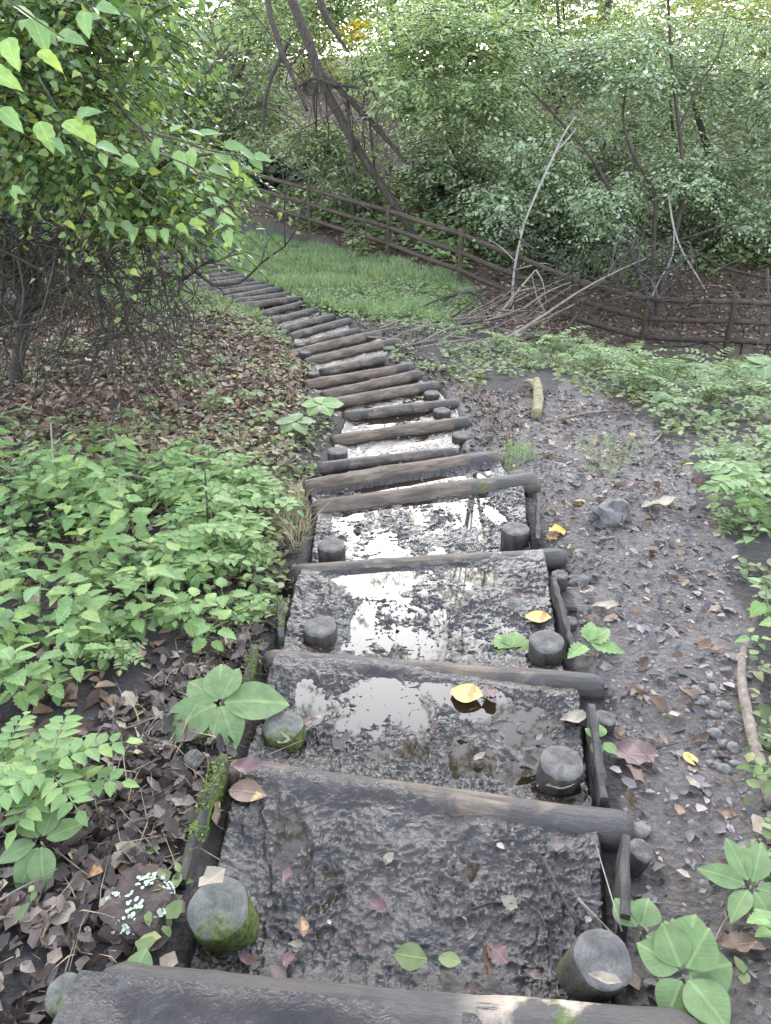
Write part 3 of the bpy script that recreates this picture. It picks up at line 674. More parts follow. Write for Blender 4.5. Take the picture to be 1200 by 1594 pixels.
p = off_path(zone_pts(Z_GRASS, 34000, 14, 11, ((-6, 8), (3, 19))), .0); t_ = fbm(p[:, 0] * 1.1, p[:, 1] * 1.1, 3, 88); blades('grass', p[t_ > .02], .09, .21, .006, 'grass', .9); blades('grass', p[(t_ <= .02) & (t_ > -.3)], .04, .12, .006, 'grass', 1.1)
Z_GR2 = [(190, 395), (275, 385), (330, 435), (400, 470), (430, 500), (300, 490), (190, 470), (60, 470), (60, 420)]
p = off_path(zone_pts(Z_GR2, 9000, 20, 12, ((-8, 8), (0, 19))), .0); blades('grass', p, .05, .14, .006, 'grass', .8)
p = zone_pts([(900, 680), (980, 675), (1000, 720), (940, 735), (890, 715)], 600, 45, 13, ((.8, 3.5), (3.2, 7))); blades('grass', p, .02, .06, .002, 'grass', 1.2)
p = zone_pts([(770, 700), (815, 695), (825, 720), (780, 725)], 260, 25, 14, ((.4, 3), (2, 6.5))); blades('grass', p, .03, .09, .0025, 'grass', 1.1)
p = zone_pts([(425, 740), (475, 740), (480, 800), (455, 840), (420, 800)], 500, 10, 15, ((-1.2, 2.5), (-.3, 5.2))); blades('dry_grass', p, .06, .16, .0025, 'drygrass', 1.3)

# low ground cover (uncountable small leaves)
def cover(name, pts, size, h, mat='cover', tp=T_LEAF):
    n = len(pts); ax = rdir(n, -.2, .25); no = np.array([0, 0, 1.]) + rng.normal(0, .35, (n, 3))
    p = pts + np.array([0, 0, 1.]) * rng.uniform(.01, h, n)[:, None]
    v, f = leaves(tp, p, ax, no, size * rng.uniform(.5, 1.3, n), rng.uniform(.8, 1.4, n)); return tag(obj_np(name, v, f, M[mat]), kind='stuff')
p = off_path(zone_pts(Z_RIGHT, 14000, 40, 21, ((.2, 3.4), (9, 12.4)))); cover('ground_cover', p, .065, .10)
p = off_path(zone_pts(Z_LEFTLIT, 4200, 80, 22)); p = p[fbm(p[:, 0] * 1.3, p[:, 1] * 1.3, 3, 77) > -.02]; cover('ground_cover', p, .055, .07)
p = off_path(zone_pts([(-500, 640), (250, 660), (430, 640), (480, 700), (450, 820), (380, 940), (250, 900), (-500, 800)], 3600, 60, 23)); cover('ground_cover', p, .05, .10)
p = off_path(zone_pts([(150, 440), (330, 440), (450, 490), (470, 540), (330, 520), (150, 500)], 3000, 40, 24)); cover('ground_cover', p, .06, .07)
p = zone_pts([(420, 345), (700, 420), (900, 430), (1300, 430), (1300, 390), (800, 340), (450, 250)], 8000, 30, 27, ((-6, 10.5), (12, 26))); cover('ground_cover', p, .15, .3, 'leafB')
# litter and weeds on both shoulders of the steps
q = np.random.default_rng(61).uniform((-3.5, .9), (2.2, 13), (60000, 2)); s_ = np.full(len(q), 1e9)
for t_ in TR[1:]: s_ = np.minimum(s_, quad_in(q[:, 0], q[:, 1], t_[:4]))
q = q[(s_ > .03) & (s_ < .34) & (q[:, 1] < 12) & ((q[:, 0] < .1 - .18 * np.maximum(0, q[:, 1] - 4)) | (q[:, 1] > 5))]; q = np.stack([q[:, 0], q[:, 1], ground(q[:, 0], q[:, 1])], -1)
litter('leaf_litter', q[::2][:3600], .02, .07, 'litterwet', T_DEAD, .5, .02); k_ = fbm(q[:, 0] * 2.2, q[:, 1] * 2.2, 3, 91) > .0
k_ &= (q[:, 1] > 2.4) | (fbm(q[:, 0] * 3, q[:, 1] * 3, 3, 19) > .22); cover('ground_cover', q[k_][:2600], .045, .07); blades('dry_grass', q[~k_][:900], .04, .12, .002, 'drygrass', 1.4)
p = zone_pts([(430, 455), (520, 440), (690, 425), (740, 470), (700, 500), (600, 500), (500, 485)], 2600, 20, 28); cover('ground_cover', p, .055, .11, 'pinn')
p = zone_pts([(380, 380), (700, 430), (740, 480), (480, 470), (340, 430)], 1500, 20, 29); blades('dry_grass', p, .06, .15, .004, 'drygrass', 1.2)
for (pl, n_, sd_, wl) in ((Z_LOWLEFT, 260, 92, ((-2.2, .3), (0, 3.2))), (Z_LEFTLIT, 420, 93, None), (Z_DIRT, 150, 94, ((.3, .4), (3, 6.8)))):
    p = off_path(zone_pts(pl, n_, 30, sd_, wl)); d_ = rdir(len(p), -.05, .12); a_ = p + (0, 0, .012); b_ = a_ + d_ * rng.uniform(.05, .28, (len(p), 1)); r_ = rng.uniform(.0012, .004, len(p)); m_ = (a_ + b_) / 2 + rng.normal(0, .012, a_.shape)
    v, f = cat([prisms(a_, m_, r_, r_ * .8), prisms(m_, b_, r_ * .8, r_ * .4)]); tag(obj_np('twig_litter', v, f, M['dead']), kind='stuff')
p = zone_pts([(520, 440), (700, 440), (760, 480), (720, 520), (640, 520), (590, 500), (500, 475)], 2600, 20, 25); cover('ground_cover', p, .06, .09, 'pinn')
p = off_path(zone_pts([(1100, 760), (1250, 760), (1300, 1500), (1190, 1500), (1180, 1200), (1160, 950)], 1100, 60, 26, ((.7, .6), (3.5, 5)))); p = p[fbm(p[:, 0] * 3, p[:, 1] * 3, 3, 44) > -.05]; cover('ground_cover', p, .038, .05)

# the banks go on beyond the edges of the photograph
r4 = np.random.default_rng(71)
for (x0, x1, y0, y1, n_) in ((.9, 5.5, .2, 7.5, 9000), (-6, -1.2, .2, 7, 6000)):
    q = r4.uniform((x0, y0), (x1, y1), (n_, 2)); q = np.stack([q[:, 0], q[:, 1], ground(q[:, 0], q[:, 1])], -1); q = off_path(q, .1)
    a_, b_, w_ = proj(q[:, 0], q[:, 1], q[:, 2]); q = q[(a_ < -30) | (a_ > 1195) | (b_ > 1700)]
    litter('leaf_litter', q[::2], .03, .08, 'litter', T_DEAD2); k_ = fbm(q[:, 0] * 1.2, q[:, 1] * 1.2, 3, 72) > -.08; cover('ground_cover', q[k_][1::2], .055, .10)
# ------------------------------------------------------------------ plants
def nettle_proto(seed, h=.34, ls=.10, n=5):
    global rng
    rng = np.random.default_rng(seed); o = empty('nettle', (0, 0, -50)); o.location = (0, 0, 0); parts = []; mb = MB()
    top = np.array([rng.uniform(-.06, .06), rng.uniform(-.06, .06), h]); mb.tube([(0, 0, -.02), top * .5 + (.01, 0, 0), top], [.0035, .003, .0015], 5, 3)
    for i in range(n):
        t = .3 + .7 * i / (n - 1); p = top * t; a0 = rng.uniform(0, 6.28) if i == 0 else a0 + 1.57 + rng.uniform(-.3, .3); s = ls * (.7 + .6 * math.sin(math.pi * (t - .15))) * rng.uniform(.85, 1.15)
        for k in (0, math.pi):
            d = np.array([math.cos(a0 + k), math.sin(a0 + k), rng.uniform(-.25, .2)]); q = p + d * s * .35; mb.tube([p, q], [.0012, .001], 3, 1)
            parts.append(leaves(T_NET, q[None], d[None], np.array([[0, 0, 1.]]) + rng.normal(0, .25, (1, 3)), s, rng.uniform(.85, 1.1)))
    mb.build('stem', M['grassstem'], o); v, f = cat(parts); veins(obj_np('foliage', v, f, M['nettle'], o), T_NET); return o
M['grassstem'] = leaf_mat('green_stem', [(0, (.10, .15, .06)), (1, (.14, .19, .08))], .6, 0)
def pinn_proto(seed, h=.3, nr=5, nl=5, ls=.055, mat='pinn'):
    global rng
    rng = np.random.default_rng(seed); o = empty('fern_like_seedling', (0, 0, 0)); parts = []; mb = MB()
    mb.tube([(0, 0, 0), (.01, 0, h * .5), (.02, .01, h * .8)], [.004, .003, .002], 5, 2)
    for i in range(nr):
        a0 = i * 2.4 + rng.uniform(-.3, .3); s0 = np.array([.01, 0, h * (.45 + .35 * i / nr)]); L = h * rng.uniform(.6, .95)
        d = np.array([math.cos(a0), math.sin(a0), 0]); el = rng.uniform(.15, .7)
        pts = [s0 + d * L * t * math.cos(el) + np.array([0, 0, 1]) * (L * math.sin(el) * t - .35 * L * t * t) for t in np.linspace(0, 1, nl + 2)]
        mb.tube(pts, [.0018] * len(pts), 3, 1)
        for j in range(1, nl + 2):
            dd = pts[j] - pts[j - 1]; dd /= np.linalg.norm(dd); sd_ = np.cross(dd, (0, 0, 1.)); s = ls * (1.1 - .45 * abs(j / (nl + 1) - .45))
            for sg in ((1, -1) if j < nl + 1 else (0,)):
                ax = dd * (.45 if sg else 1) + sd_ * sg
                parts.append(leaves(T_LEAF, pts[j][None], ax[None], np.array([[0, 0, 1.]]) + rng.normal(0, .2, (1, 3)), s, .95))
    mb.build('stem', M['grassstem'], o); v, f = cat(parts); veins(obj_np('foliage', v, f, M[mat], o), T_LEAF); return o
netp = [nettle_proto(31 + k, .24 + .05 * k, .075 + .006 * k, 5 + k % 2) for k in range(4)]
pinp = [pinn_proto(51 + k, .24 + .05 * k, 6, 5, .06) for k in range(4)]
smp = [pinn_proto(71 + k, .16, 5, 3, .05, 'nettle') for k in range(2)]
rng = np.random.default_rng(99)
def scatter(protos, pts, label, catn, group, s0, s1, tilt=.2):
    for i, p in enumerate(pts):
        pr = protos[i % len(protos)]; used = pr.get('_u', 0)
        if not used:
            r = pr; r['_u'] = 1; r.location = Vector(p); r.scale = (random.uniform(s0, s1),) * 3; r.rotation_euler = (0, 0, random.uniform(0, 6.28))
        else: r = dup(pr, p, random.uniform(0, 6.28), random.uniform(s0, s1), None, tilt)
        tag(r, label, catn, group)
pn = off_path(zone_pts([(-300, 735), (60, 730), (230, 735), (330, 790), (340, 850), (250, 960), (140, 1060), (20, 1140), (-300, 1150)], 240, 30, 41, ((-3.2, 1.4), (-.4, 4.6))), .15)
scatter(netp, pn, 'pale green serrated nettle in the dense patch left of the steps', 'nettle', 'nettles left of the steps', .35, .85, .35)
pn = off_path(zone_pts([(250, 720), (400, 745), (440, 790), (400, 850), (330, 920), (230, 960), (280, 820)], 55, 15, 42, ((-2, 1.6), (0, 5))), .12)
scatter(smp, pn, 'small light green seedling between the nettles and the steps', 'seedling', 'seedlings between nettles and steps', .7, 1.4)
pn = off_path(zone_pts([(-100, 520), (300, 520), (440, 600), (420, 700), (200, 700), (-100, 690)], 34, 30, 44), .15)
scatter([pinn_proto(77, .14, 5, 3, .06, 'cover'), nettle_proto(78, .16, .07, 3)], pn, 'small sparse weed growing through the brown leaf litter', 'weed', 'weeds in the leaf litter', .6, 1.3)
rng = np.random.default_rng(98)
pn = off_path(zone_pts([(150, 900), (330, 850), (420, 860), (400, 960), (330, 1010), (200, 1050), (100, 1080)], 46, 20, 46, ((-2, 1.2), (0, 3.6))), .1)
scatter([pinn_proto(84, .10, 5, 3, .04, 'nettle'), nettle_proto(85, .13, .06, 4), pinn_proto(86, .13, 6, 4, .035, 'pinn')], pn, 'little seedling on the dark litter just below the nettle patch', 'seedling', 'seedlings on the litter below the nettles', .5, 1.2)
rng = np.random.default_rng(96)
pn = off_path(zone_pts([(1100, 760), (1250, 760), (1300, 1500), (1200, 1500), (1180, 1200), (1150, 950)], 36, 30, 45, ((.7, .6), (3.5, 5))), .1)
scatter([pinn_proto(81, .12, 5, 3, .035, 'pinn'), nettle_proto(82, .12, .05, 3)], pn, 'small weed on the right border of the dirt path', 'weed', 'weeds bordering the dirt path', .5, 1.3)
rng = np.random.default_rng(97)
pn = off_path(zone_pts([(720, 545), (880, 545), (1000, 575), (1250, 590), (1300, 800), (1190, 820), (1110, 760), (1080, 690), (1000, 620), (900, 590), (740, 570)], 120, 20, 43, ((.3, 3.4), (7, 12))), .15)
scatter(pinp, pn, 'feathery leaved green seedling in the undergrowth right of the trail', 'undergrowth plant', 'undergrowth plants right of the trail', .6, 1.2)

def broad_plant(px, py, label, spec, mat='broad', name='broadleaf_plant', tp=T_BROAD, hgt=.07, wid=1.):
    g = gp(px, py); o = empty(name, g, label, 'plant'); c = np.array(g) + (0, 0, hgt)
    MB().tube([g - (0, 0, .02), (np.array(g) + c) / 2 + (.004, 0, 0), c], [.004, .003, .0025], 6, 2).build('stem', M['grassstem'], o)
    for (dx, dy, ln, el) in spec:        # tip offset in image pixels from the centre
        z = (c - CAM) @ FW; pc = proj(*[np.array([q]) for q in c]); tipv = P(pc[0][0] + dx, pc[1][0] + dy, z); d = tipv - c
        d = RT * dx + np.array([0, 1., 0]) * (-dy) * 1.45; d = d / np.linalg.norm(d); d[2] = el
        v, f = leaves(tp, (c + d * .012)[None], d[None], np.array([[0, -.12, 1.]]) + rng.normal(0, .1, (1, 3)), ln, wid); veins(obj_np('leaf', v, f, M[mat], o, smooth=True), tp)
    return o
broad_plant(345, 1112, 'broad leaved rosette plant with big oval leaves beside the growth ring stake', [(-80, 35, .20, -.1), (95, -5, .20, .05), (30, 45, .15, -.15), (-10, 80, .17, -.35), (-15, -55, .15, .35), (-60, -30, .14, .2), (20, -45, .12, .5)], wid=1.35)
broad_plant(1065, 1515, 'light green leafy plant right of the large smooth stake', [(-60, -30, .085, .3), (-10, -60, .09, .4), (50, -70, .11, .5), (80, -10, .10, .1), (60, 50, .10, -.2), (10, 60, .09, -.45), (-30, 30, .085, -.1), (30, -20, .09, .8), (-20, -40, .08, .7), (40, -50, .1, .35), (20, 30, .1, .2)], tp=T_BROAD, wid=1.75, hgt=.09)
broad_plant(70, 1330, 'dull green leafy plant near the left edge above the litter', [(-60, 20, .09, 0), (-20, 60, .10, -.4), (25, 50, .10, -.3), (50, -20, .09, .2), (-50, -30, .09, .3), (5, -50, .08, .4)], wid=1.25, hgt=.07)
broad_plant(200, 1520, 'single rounded leaf plant at bottom left of nearest log', [(0, 30, .08, -.4), (12, -50, .06, .5)], wid=1.9, hgt=.06)
broad_plant(800, 985, 'small green leafed plant left of a stake on the step edge', [(-18, -20, .09, .2), (20, 12, .09, 0), (-20, 18, .08, -.1), (10, -22, .09, .3), (25, -5, .08, 0)], wid=1.7, hgt=.05, mat='nettle', tp=T_NET)
broad_plant(915, 1005, 'feathery green plant right of a stake on the step edge', [(-18, 10, .1, .1), (35, -20, .12, .2), (40, 5, .12, 0), (10, -22, .1, .4)], wid=.9, hgt=.05, mat='nettle', tp=T_NET)
broad_plant(500, 648, 'fresh green leafed plant at the left edge of mid trail', [(-30, -5, .16, .1), (28, -6, .18, .1), (-15, 15, .15, -.1), (15, 15, .15, -.1), (0, -14, .14, .3)], wid=1.7, hgt=.14, mat='nettle')
broad_plant(460, 672, 'grey green leafed plant left of mid trail', [(-30, -5, .15, .1), (28, -6, .15, .1), (-15, 15, .15, -.1), (15, 15, .15, -.1), (0, -14, .14, .3)], wid=1.5, hgt=.12)
broad_plant(1000, 1440, 'small rounded leaf plant behind the large smooth stake', [(-15, -20, .07, .3), (14, -18, .07, .3), (18, 10, .06, 0)], wid=1.8, hgt=.07)
broad_plant(935, 1150, 'tiny sprouting plant behind the thin side board', [(-10, 12, .05, .1), (14, 14, .05, .1), (4, -14, .05, .3), (-12, -10, .045, .3)], wid=1.5, hgt=.04, mat='nettle')
broad_plant(1165, 1390, 'pale narrow leaved plant at the right edge', [(-40, -10, .10, .2), (-30, 20, .09, 0), (30, -30, .11, .3), (10, 30, .1, 0), (40, 10, .1, 0), (-10, -40, .1, .4)], wid=1.0, hgt=.1)
broad_plant(1180, 620, 'blue green leafed plant at the right edge of the undergrowth', [(-40, -5, .2, .1), (38, -6, .2, .1), (-15, 25, .2, -.1), (25, 25, .2, -.1), (0, -24, .2, .3), (-30, -25, .18, .4)], wid=1.5, hgt=.3)
broad_plant(1085, 510, 'young sapling with pale oval leaves in front of the fence', [(-40, -5, .25, .1), (38, -6, .25, .2), (15, -25, .22, .5), (-20, 15, .22, 0), (20, 12, .2, 0)], wid=1.5, hgt=.45)
q = pinn_proto(91, .22, 9, 5, .05, 'nettle'); q.name = 'fern_clump'; q.location = Vector(gp(88, 1262)); q.scale = (1.1,) * 3; tag(q, 'bright green feathery fern clump at the left edge above the litter', 'fern')
q2 = dup(q, gp(20, 1230), 1.2, .9, 'yellowing feathery fern clump cut off by the left edge'); q3 = dup(q, gp(1150, 820), 2, 1.5, 'feathery fern clump on the right bank beside the dirt path')
rng = np.random.default_rng(123)

# ------------------------------------------------------------------ trees
def tree(name, label, catn, basep, stems, clumps, mat, size, tp, per, K=9, bark='bark', group=None, up=.8, droop=.25, tl=.5, wid=1.):
    # stems: list of (points, radii) ; clumps: (centre, (rx, ry, rz), number of twigs share)
    o = empty(name, basep, label, catn, group)
    for i, (pts, rad) in enumerate(stems):
        MB().tube(pts, rad, 9 if max(np.atleast_1d(rad)) > .03 else 6, 5, jit=.05, bump=.06).build('trunk' if i == 0 else 'branch', M[bark], o)
    Ls, Ts = [], []
    for (c, r, n) in clumps:
        n = int(n * per); q = rdir(n) * (rng.uniform(0, 1, n) ** .45)[:, None]; st = np.array(c) + q * np.array(r)
        d = q * .7 + rdir(n, -.3, .2); d[:, 2] *= .4
        ln = rng.uniform(.5, 1.2, n) * tl
        lv, tw = sprays(st, d, ln, K, size, tp, up, droop, wid); Ls.append(lv); Ts.append(tw)
    if Ls:
        v, f = cat(Ls); obj_np('crown', v, f, M[mat], o); v, f = cat(Ts); obj_np('twigs', v, f, M['twig'], o)
    return o
def pts(zs, *pp):
    # polyline given in view position with a depth for each point
    zs = zs if hasattr(zs, '__len__') else [zs] * len(pp); return [P(a, b_, z) for (a, b_), z in zip(pp, zs)]
def clump_grid(poly, z0, z1, rm, n, seed, w=1.):
    r2 = np.random.default_rng(seed); out = []; pa = np.array(poly, float); lo, hi = pa.min(0), pa.max(0); tries = 0
    while len(out) < n and tries < 4000:
        tries += 1; q = r2.uniform(lo, hi)
        if inpoly(np.array([q[0]]), np.array([q[1]]), poly)[0]:
            r_ = rm * r2.uniform(.7, 1.3); out.append((P(q[0], q[1], r2.uniform(z0, z1)), (r_, r_, r_ * .55), w))
    return out

# big shrub on the left, leaning over the litter towards the viewer
bA = gp(15, 595)
st = [([bA - (0, 0, .1)] + pts([7.0, 6.9, 6.6, 6.2], (38, 500), (65, 405), (112, 352), (160, 295)), [.06, .055, .05, .04, .03]),
      (pts([6.9, 6.8, 6.3, 5.6], (40, 495), (30, 400), (60, 250), (120, 100)), [.06, .05, .04, .02]),
      (pts([6.8, 6.4, 5.6, 4.6, 3.8], (65, 405), (150, 370), (215, 300), (260, 250), (330, 240)), [.05, .04, .025, .014, .006]),
      (pts([6.9, 6.9, 6.5], (45, 480), (110, 440), (150, 390)), [.05, .035, .02]),
      (pts([6.9, 6.5, 6.0], (45, 470), (0, 380), (-60, 250)), [.05, .04, .02]),
      (pts([4.9, 4.5, 4.0], (110, 60), (190, 170), (250, 235)), [.014, .01, .006])]
cl = clump_grid([(-150, -80), (160, -80), (215, 60), (270, 160), (330, 215), (340, 290), (290, 345), (200, 325), (60, 270), (-150, 290)], 4.0, 6.8, .42, 76, 5)
oA = tree('leaning_shrub', 'large leafy shrub with tangled dark stems overhanging the litter on the left', 'shrub', bA, st, cl, 'leafA', .075, T_HEART, 26, 10, 'twig', tl=.5, droop=.5, up=.6)
# bare tangle under its crown
mb = MB()
def grow(p, d, L, r, lev):
    q = [p]; dd = d
    for k in range(3):
        dd = dd + rng.normal(0, .33, 3) + np.array([0, 0, -.10]); dd = dd / np.linalg.norm(dd); q.append(q[-1] + dd * L / 3)
    mb.tube(q, [r, r * .85, r * .7, r * .5], 4, 2, cap=False)
    if lev:
        for k in range(int(rng.integers(2, 4))): grow(q[int(rng.integers(1, 4))], nrm(dd + rng.normal(0, .75, 3)), L * rng.uniform(.55, .9), r * .62, lev - 1)
for i in range(60):
    x = rng.uniform(-80, 290); y = rng.uniform(300, 400) + .12 * x; p = P(x, y, rng.uniform(5.6, 7.4)); grow(p, nrm(np.array([rng.normal(.1, .6), rng.normal(0, .5), -.55 + rng.normal(0, .4)])), rng.uniform(.5, 1.0), rng.uniform(.010, .02), 3)
mb.build('tangled_twigs', M['twig'], oA)
# near sprays with large leaves at the tips of its branches
Ls, mb = [], MB()
def near_spray(path, z, spec, tw=.004):
    MB().tube(pts(z, *path), [tw] * (len(path) - 1) + [tw * .5], 5, 4).build('leafy_twig', M['twig'], oA)
    for (px, py, ang, lpx) in spec:
        zz = z if not hasattr(z, '__len__') else z[-1]; zz += rng.uniform(-.06, .06); c = P(px, py, zz); a = R(ang)
        d = RT * math.cos(a) + UP * -math.sin(a) + FW * rng.uniform(-.25, .1); lpx *= .62; Ls.append(leaves(T_HEART, c[None], d[None], (np.array([[0, -.55, 1.]]) + rng.normal(0, .22, (1, 3))), lpx / FPX * zz, rng.uniform(.85, 1.1)))
near_spray([(250, 240), (300, 262), (318, 290), (335, 318), (345, 345), (350, 362)], 3.3, [(318, 292, 15, 30), (328, 310, 10, 38), (335, 333, 200, 40), (340, 338, 20, 42), (348, 352, 170, 34), (352, 358, 75, 42), (322, 285, 150, 28)])
near_spray([(200, 200), (270, 215), (330, 235), (390, 245)], 3.6, [(250, 215, 120, 45), (275, 235, 70, 55), (300, 232, 100, 50), (325, 262, 10, 55), (335, 240, 20, 60), (350, 228, -10, 55), (375, 235, 25, 50), (390, 245, 40, 42), (395, 243, 5, 45), (310, 210, -20, 50), (290, 205, 0, 45), (265, 205, -40, 40), (240, 225, 80, 35), (360, 250, 60, 40)])
near_spray([(60, 120), (110, 200), (150, 230), (200, 260)], 3.2, [(100, 190, 30, 70), (60, 190, 60, 75), (120, 180, -20, 60), (150, 225, 10, 62), (80, 215, 40, 50), (190, 245, 20, 45), (130, 195, 60, 55), (160, 235, 80, 40)])
near_spray([(0, 235), (10, 260), (18, 292)], 3.0, [(18, 292, 20, 34), (20, 293, 80, 30), (18, 290, -10, 22)])
near_spray([(-40, -40), (40, 20), (100, 60)], 2.6, [(20, 10, 20, 70), (50, 30, 60, 80), (90, 55, 10, 75), (120, 30, -20, 60), (130, 20, 80, 60), (150, 10, 10, 60), (10, 60, 70, 80), (60, 80, 30, 70), (-20, 110, 20, 90), (0, 170, 40, 70)])
near_spray([(120, 330), (180, 345), (230, 355), (290, 350)], 4.6, [(170, 340, 80, 40), (190, 345, 40, 42), (210, 350, 100, 45), (230, 352, 60, 40), (255, 355, 80, 38), (275, 350, 30, 36), (295, 348, -10, 40), (300, 350, 20, 36), (150, 320, 100, 36)])
v, f = cat(Ls); veins(obj_np('large_leaves', v, f, M['leafA2'], oA), T_HEART)

# leaning tree behind the fence, centre
def bp(px, py, z):
    p = P(px, py, z); p[2] = gz(p[0], p[1]); return p
bB = bp(668, 430, 15.2)
ZB = 15.0
st = [([bB - (0, 0, .2)] + pts(ZB, (655, 390), (625, 335), (562, 240), (508, 140), (478, 60), (440, -40)), [.085, .08, .075, .08, .085, .09, .10, .10]),
      (pts(ZB - .3, (478, 172), (452, 112), (430, 55), (417, 0), (425, -60)), [0.030, 0.042, 0.054, 0.060, 0.060]),
      (pts(ZB - .2, (632, 252), (600, 215), (570, 182), (530, 140), (505, 118)), [0.030, 0.048, 0.054, 0.060, 0.060]),
      (pts(ZB + .6, (545, 84), (525, 55), (505, 20), (490, -30)), [.015, .05, .07, .09]),
      (pts(ZB - .3, (458, 138), (488, 122), (520, 132), (562, 140), (565, 180), (563, 222)), [0.036, 0.033, 0.030, 0.027, 0.018, 0.012]),
      (pts(ZB - .1, (540, 130), (543, 190), (552, 262), (560, 280)), [0.024, 0.036, 0.042, 0.030]),
      (pts(ZB + .4, (410, 205), (412, 160), (425, 115), (452, 60)), [0.030, 0.036, 0.036, 0.036]),
      (pts(ZB + .3, (492, 195), (488, 150), (495, 125)), [0.018, 0.030, 0.036])]
cl = clump_grid([(615, 60), (640, -20), (760, -40), (800, 60), (780, 140), (700, 190), (610, 150)], 13.2, 15.5, .7, 26, 6) + clump_grid([(440, 190), (520, 200), (600, 290), (560, 300), (450, 245)], 16.2, 17.5, .5, 12, 7) + clump_grid([(380, -60), (620, -60), (560, 60), (400, 60)], 16, 18, .8, 16, 17)
for j in range(46): cl.append((np.array([rng.uniform(-5, 5), rng.uniform(7, 13), rng.uniform(9.3, 13.5)]), (1.1, 1.1, .6), .8))  # unseen crown clumps overhead, added to darken and mottle the puddle reflections
oB = tree('leaning_tree', 'dark trunked tree leaning left over the fence with bare hanging limbs', 'tree', bB, st, cl, 'leafB', .15, T_SLIM, 34, 11, tl=.8)

mb = MB()
for i in range(46):
    x, y = [(478, 60), (508, 140), (562, 240), (430, 55), (570, 182), (563, 160), (412, 150), (545, 84), (330, 60), (300, 20), (380, 100), (250, 40)][i % 12]
    grow(P(x + rng.normal(0, 14), y + rng.normal(0, 22), ZB + rng.normal(0, .5)), nrm(np.array([rng.normal(.1, .5), rng.normal(0, .4), -.6 + rng.normal(0, .35)])), rng.uniform(.8, 1.9), rng.uniform(.008, .017), 2)
mb.build('hanging_twigs', M['twig'], oB)
# multi-stemmed tree on the right
bC = gp(1012, 508); zc = (bC - CAM) @ FW
st = [([bC - (0, 0, .1)] + pts(zc, (1012, 480), (985, 400), (965, 330), (920, 245), (850, 165), (815, 130)), [0.0792, 0.0648, 0.0396, 0.0360, 0.0302, 0.0216, 0.0130]),
      ([bC + (.03, .05, 0)] + pts(zc, (1016, 440), (1018, 360), (1018, 300), (985, 238), (970, 178), (985, 90)), [0.0648, 0.0504, 0.0396, 0.0360, 0.0288, 0.0216, 0.0108]),
      ([bC + (.08, .02, 0)] + pts(zc, (1030, 450), (1050, 370), (1065, 290), (1057, 200), (1046, 100), (1040, 0), (1035, -80)), [0.0720, 0.0540, 0.0432, 0.0396, 0.0360, 0.0288, 0.0252, 0.0216]),
      (pts(zc, (1058, 196), (1090, 130), (1118, 85), (1130, 40)), [0.0252, 0.0202, 0.0144, 0.0086]),
      (pts(zc, (1066, 280), (1100, 250), (1140, 225)), [0.0180, 0.0144, 0.0086]),
      (pts(zc, (936, 145), (905, 120), (870, 85), (852, 45)), [0.0144, 0.0158, 0.0115, 0.0072]),
      (pts(zc - .2, (1052, 375), (1100, 360), (1150, 348), (1210, 358)), [0.0216, 0.0187, 0.0158, 0.0108]),
      (pts(zc - .1, (1055, 372), (1095, 400), (1140, 420), (1210, 435)), [0.0230, 0.0216, 0.0202, 0.0144])]
CR = [(720, 150), (800, 90), (900, 60), (1000, 40), (1300, -60), (1300, 370), (1120, 370), (1000, 390), (900, 400), (800, 380), (720, 300)]
cl = clump_grid(CR, zc + .1, zc + 2.2, .5, 80, 8) + clump_grid([(700, 200), (1300, 120), (1300, 360), (1100, 350), (900, 390), (760, 370)], zc - 1.0, zc - .1, .4, 11, 18) + clump_grid([(800, -40), (1250, -60), (1250, 110), (850, 140)], zc - 1.0, zc + .5, .45, 15, 19)
oC = tree('multi_stem_tree', 'slender many stemmed tree with silvery leaves standing right of the trail', 'tree', bC, st, cl, 'leafC', .10, T_LEAF, 30, 10, 'bark', tl=.6)
mb = MB(); zq = zc - .35
mb.tube(pts(zq, (1040, 300), (1048, 352), (1062, 392), (1082, 425), (1102, 458)), [.018, .02, .018, .014, .008], 6, 4); mb.tube(pts(zq, (1049, 360), (1046, 400), (1022, 445), (1008, 485), (1000, 525)), [.014, .013, .012, .012, .01], 6, 4)
mb.tube(pts(zq, (1092, 445), (1110, 444), (1130, 447)), [.008, .006, .004], 5, 3)
o = mb.build('fallen_dead_branch', M['bleached'], loc=P(1050, 370, zq)); tag(o, 'pale forked dead twig hanging against the many stemmed tree', 'dead branch')
mb = MB(); bT = gp(1170, 560)
for i in range(34): grow(P(rng.uniform(800, 1260), rng.uniform(385, 470), rng.uniform(9.8, 11.6)), nrm(np.array([rng.normal(0, .8), rng.normal(0, .4), rng.normal(-.25, .4)])), rng.uniform(.5, 1.1), rng.uniform(.008, .018), 2)
for x in (1130, 1152, 1175, 1190, 1215): grow(gp(x, 552), nrm(np.array([rng.normal(0, .35), rng.normal(0, .3), 1.])), rng.uniform(.7, 1.2), .016, 2)
tag(mb.build('bramble', M['twig'], loc=bT), 'tangle of bare dark stems in front of the fence at right', 'bramble')
bD = gp(798, 492); zd = (bD - CAM) @ FW
mb = MB().tube([bD] + pts(zd, (798, 450), (803, 405), (815, 350)), [.024, .022, .02, .018], 7, 4)
mb.tube(pts(zd, (815, 350), (832, 308), (862, 242), (880, 205), (896, 182)), [.018, .02, .02, .016, .008], 7, 4); mb.tube(pts(zd, (866, 235), (885, 215), (897, 200)), [.02, .015, .006], 5, 2)
mb.tube(pts(zd, (803, 408), (780, 385), (760, 372)), [.014, .01, .005], 5, 2); mb.tube(pts(zd, (803, 420), (840, 410), (858, 412)), [.012, .009, .004], 5, 2)
o = mb.build('dead_sapling', M['bleached'], loc=bD); tag(o, 'bleached bare dead sapling leaning right in front of the leaves', 'dead sapling')

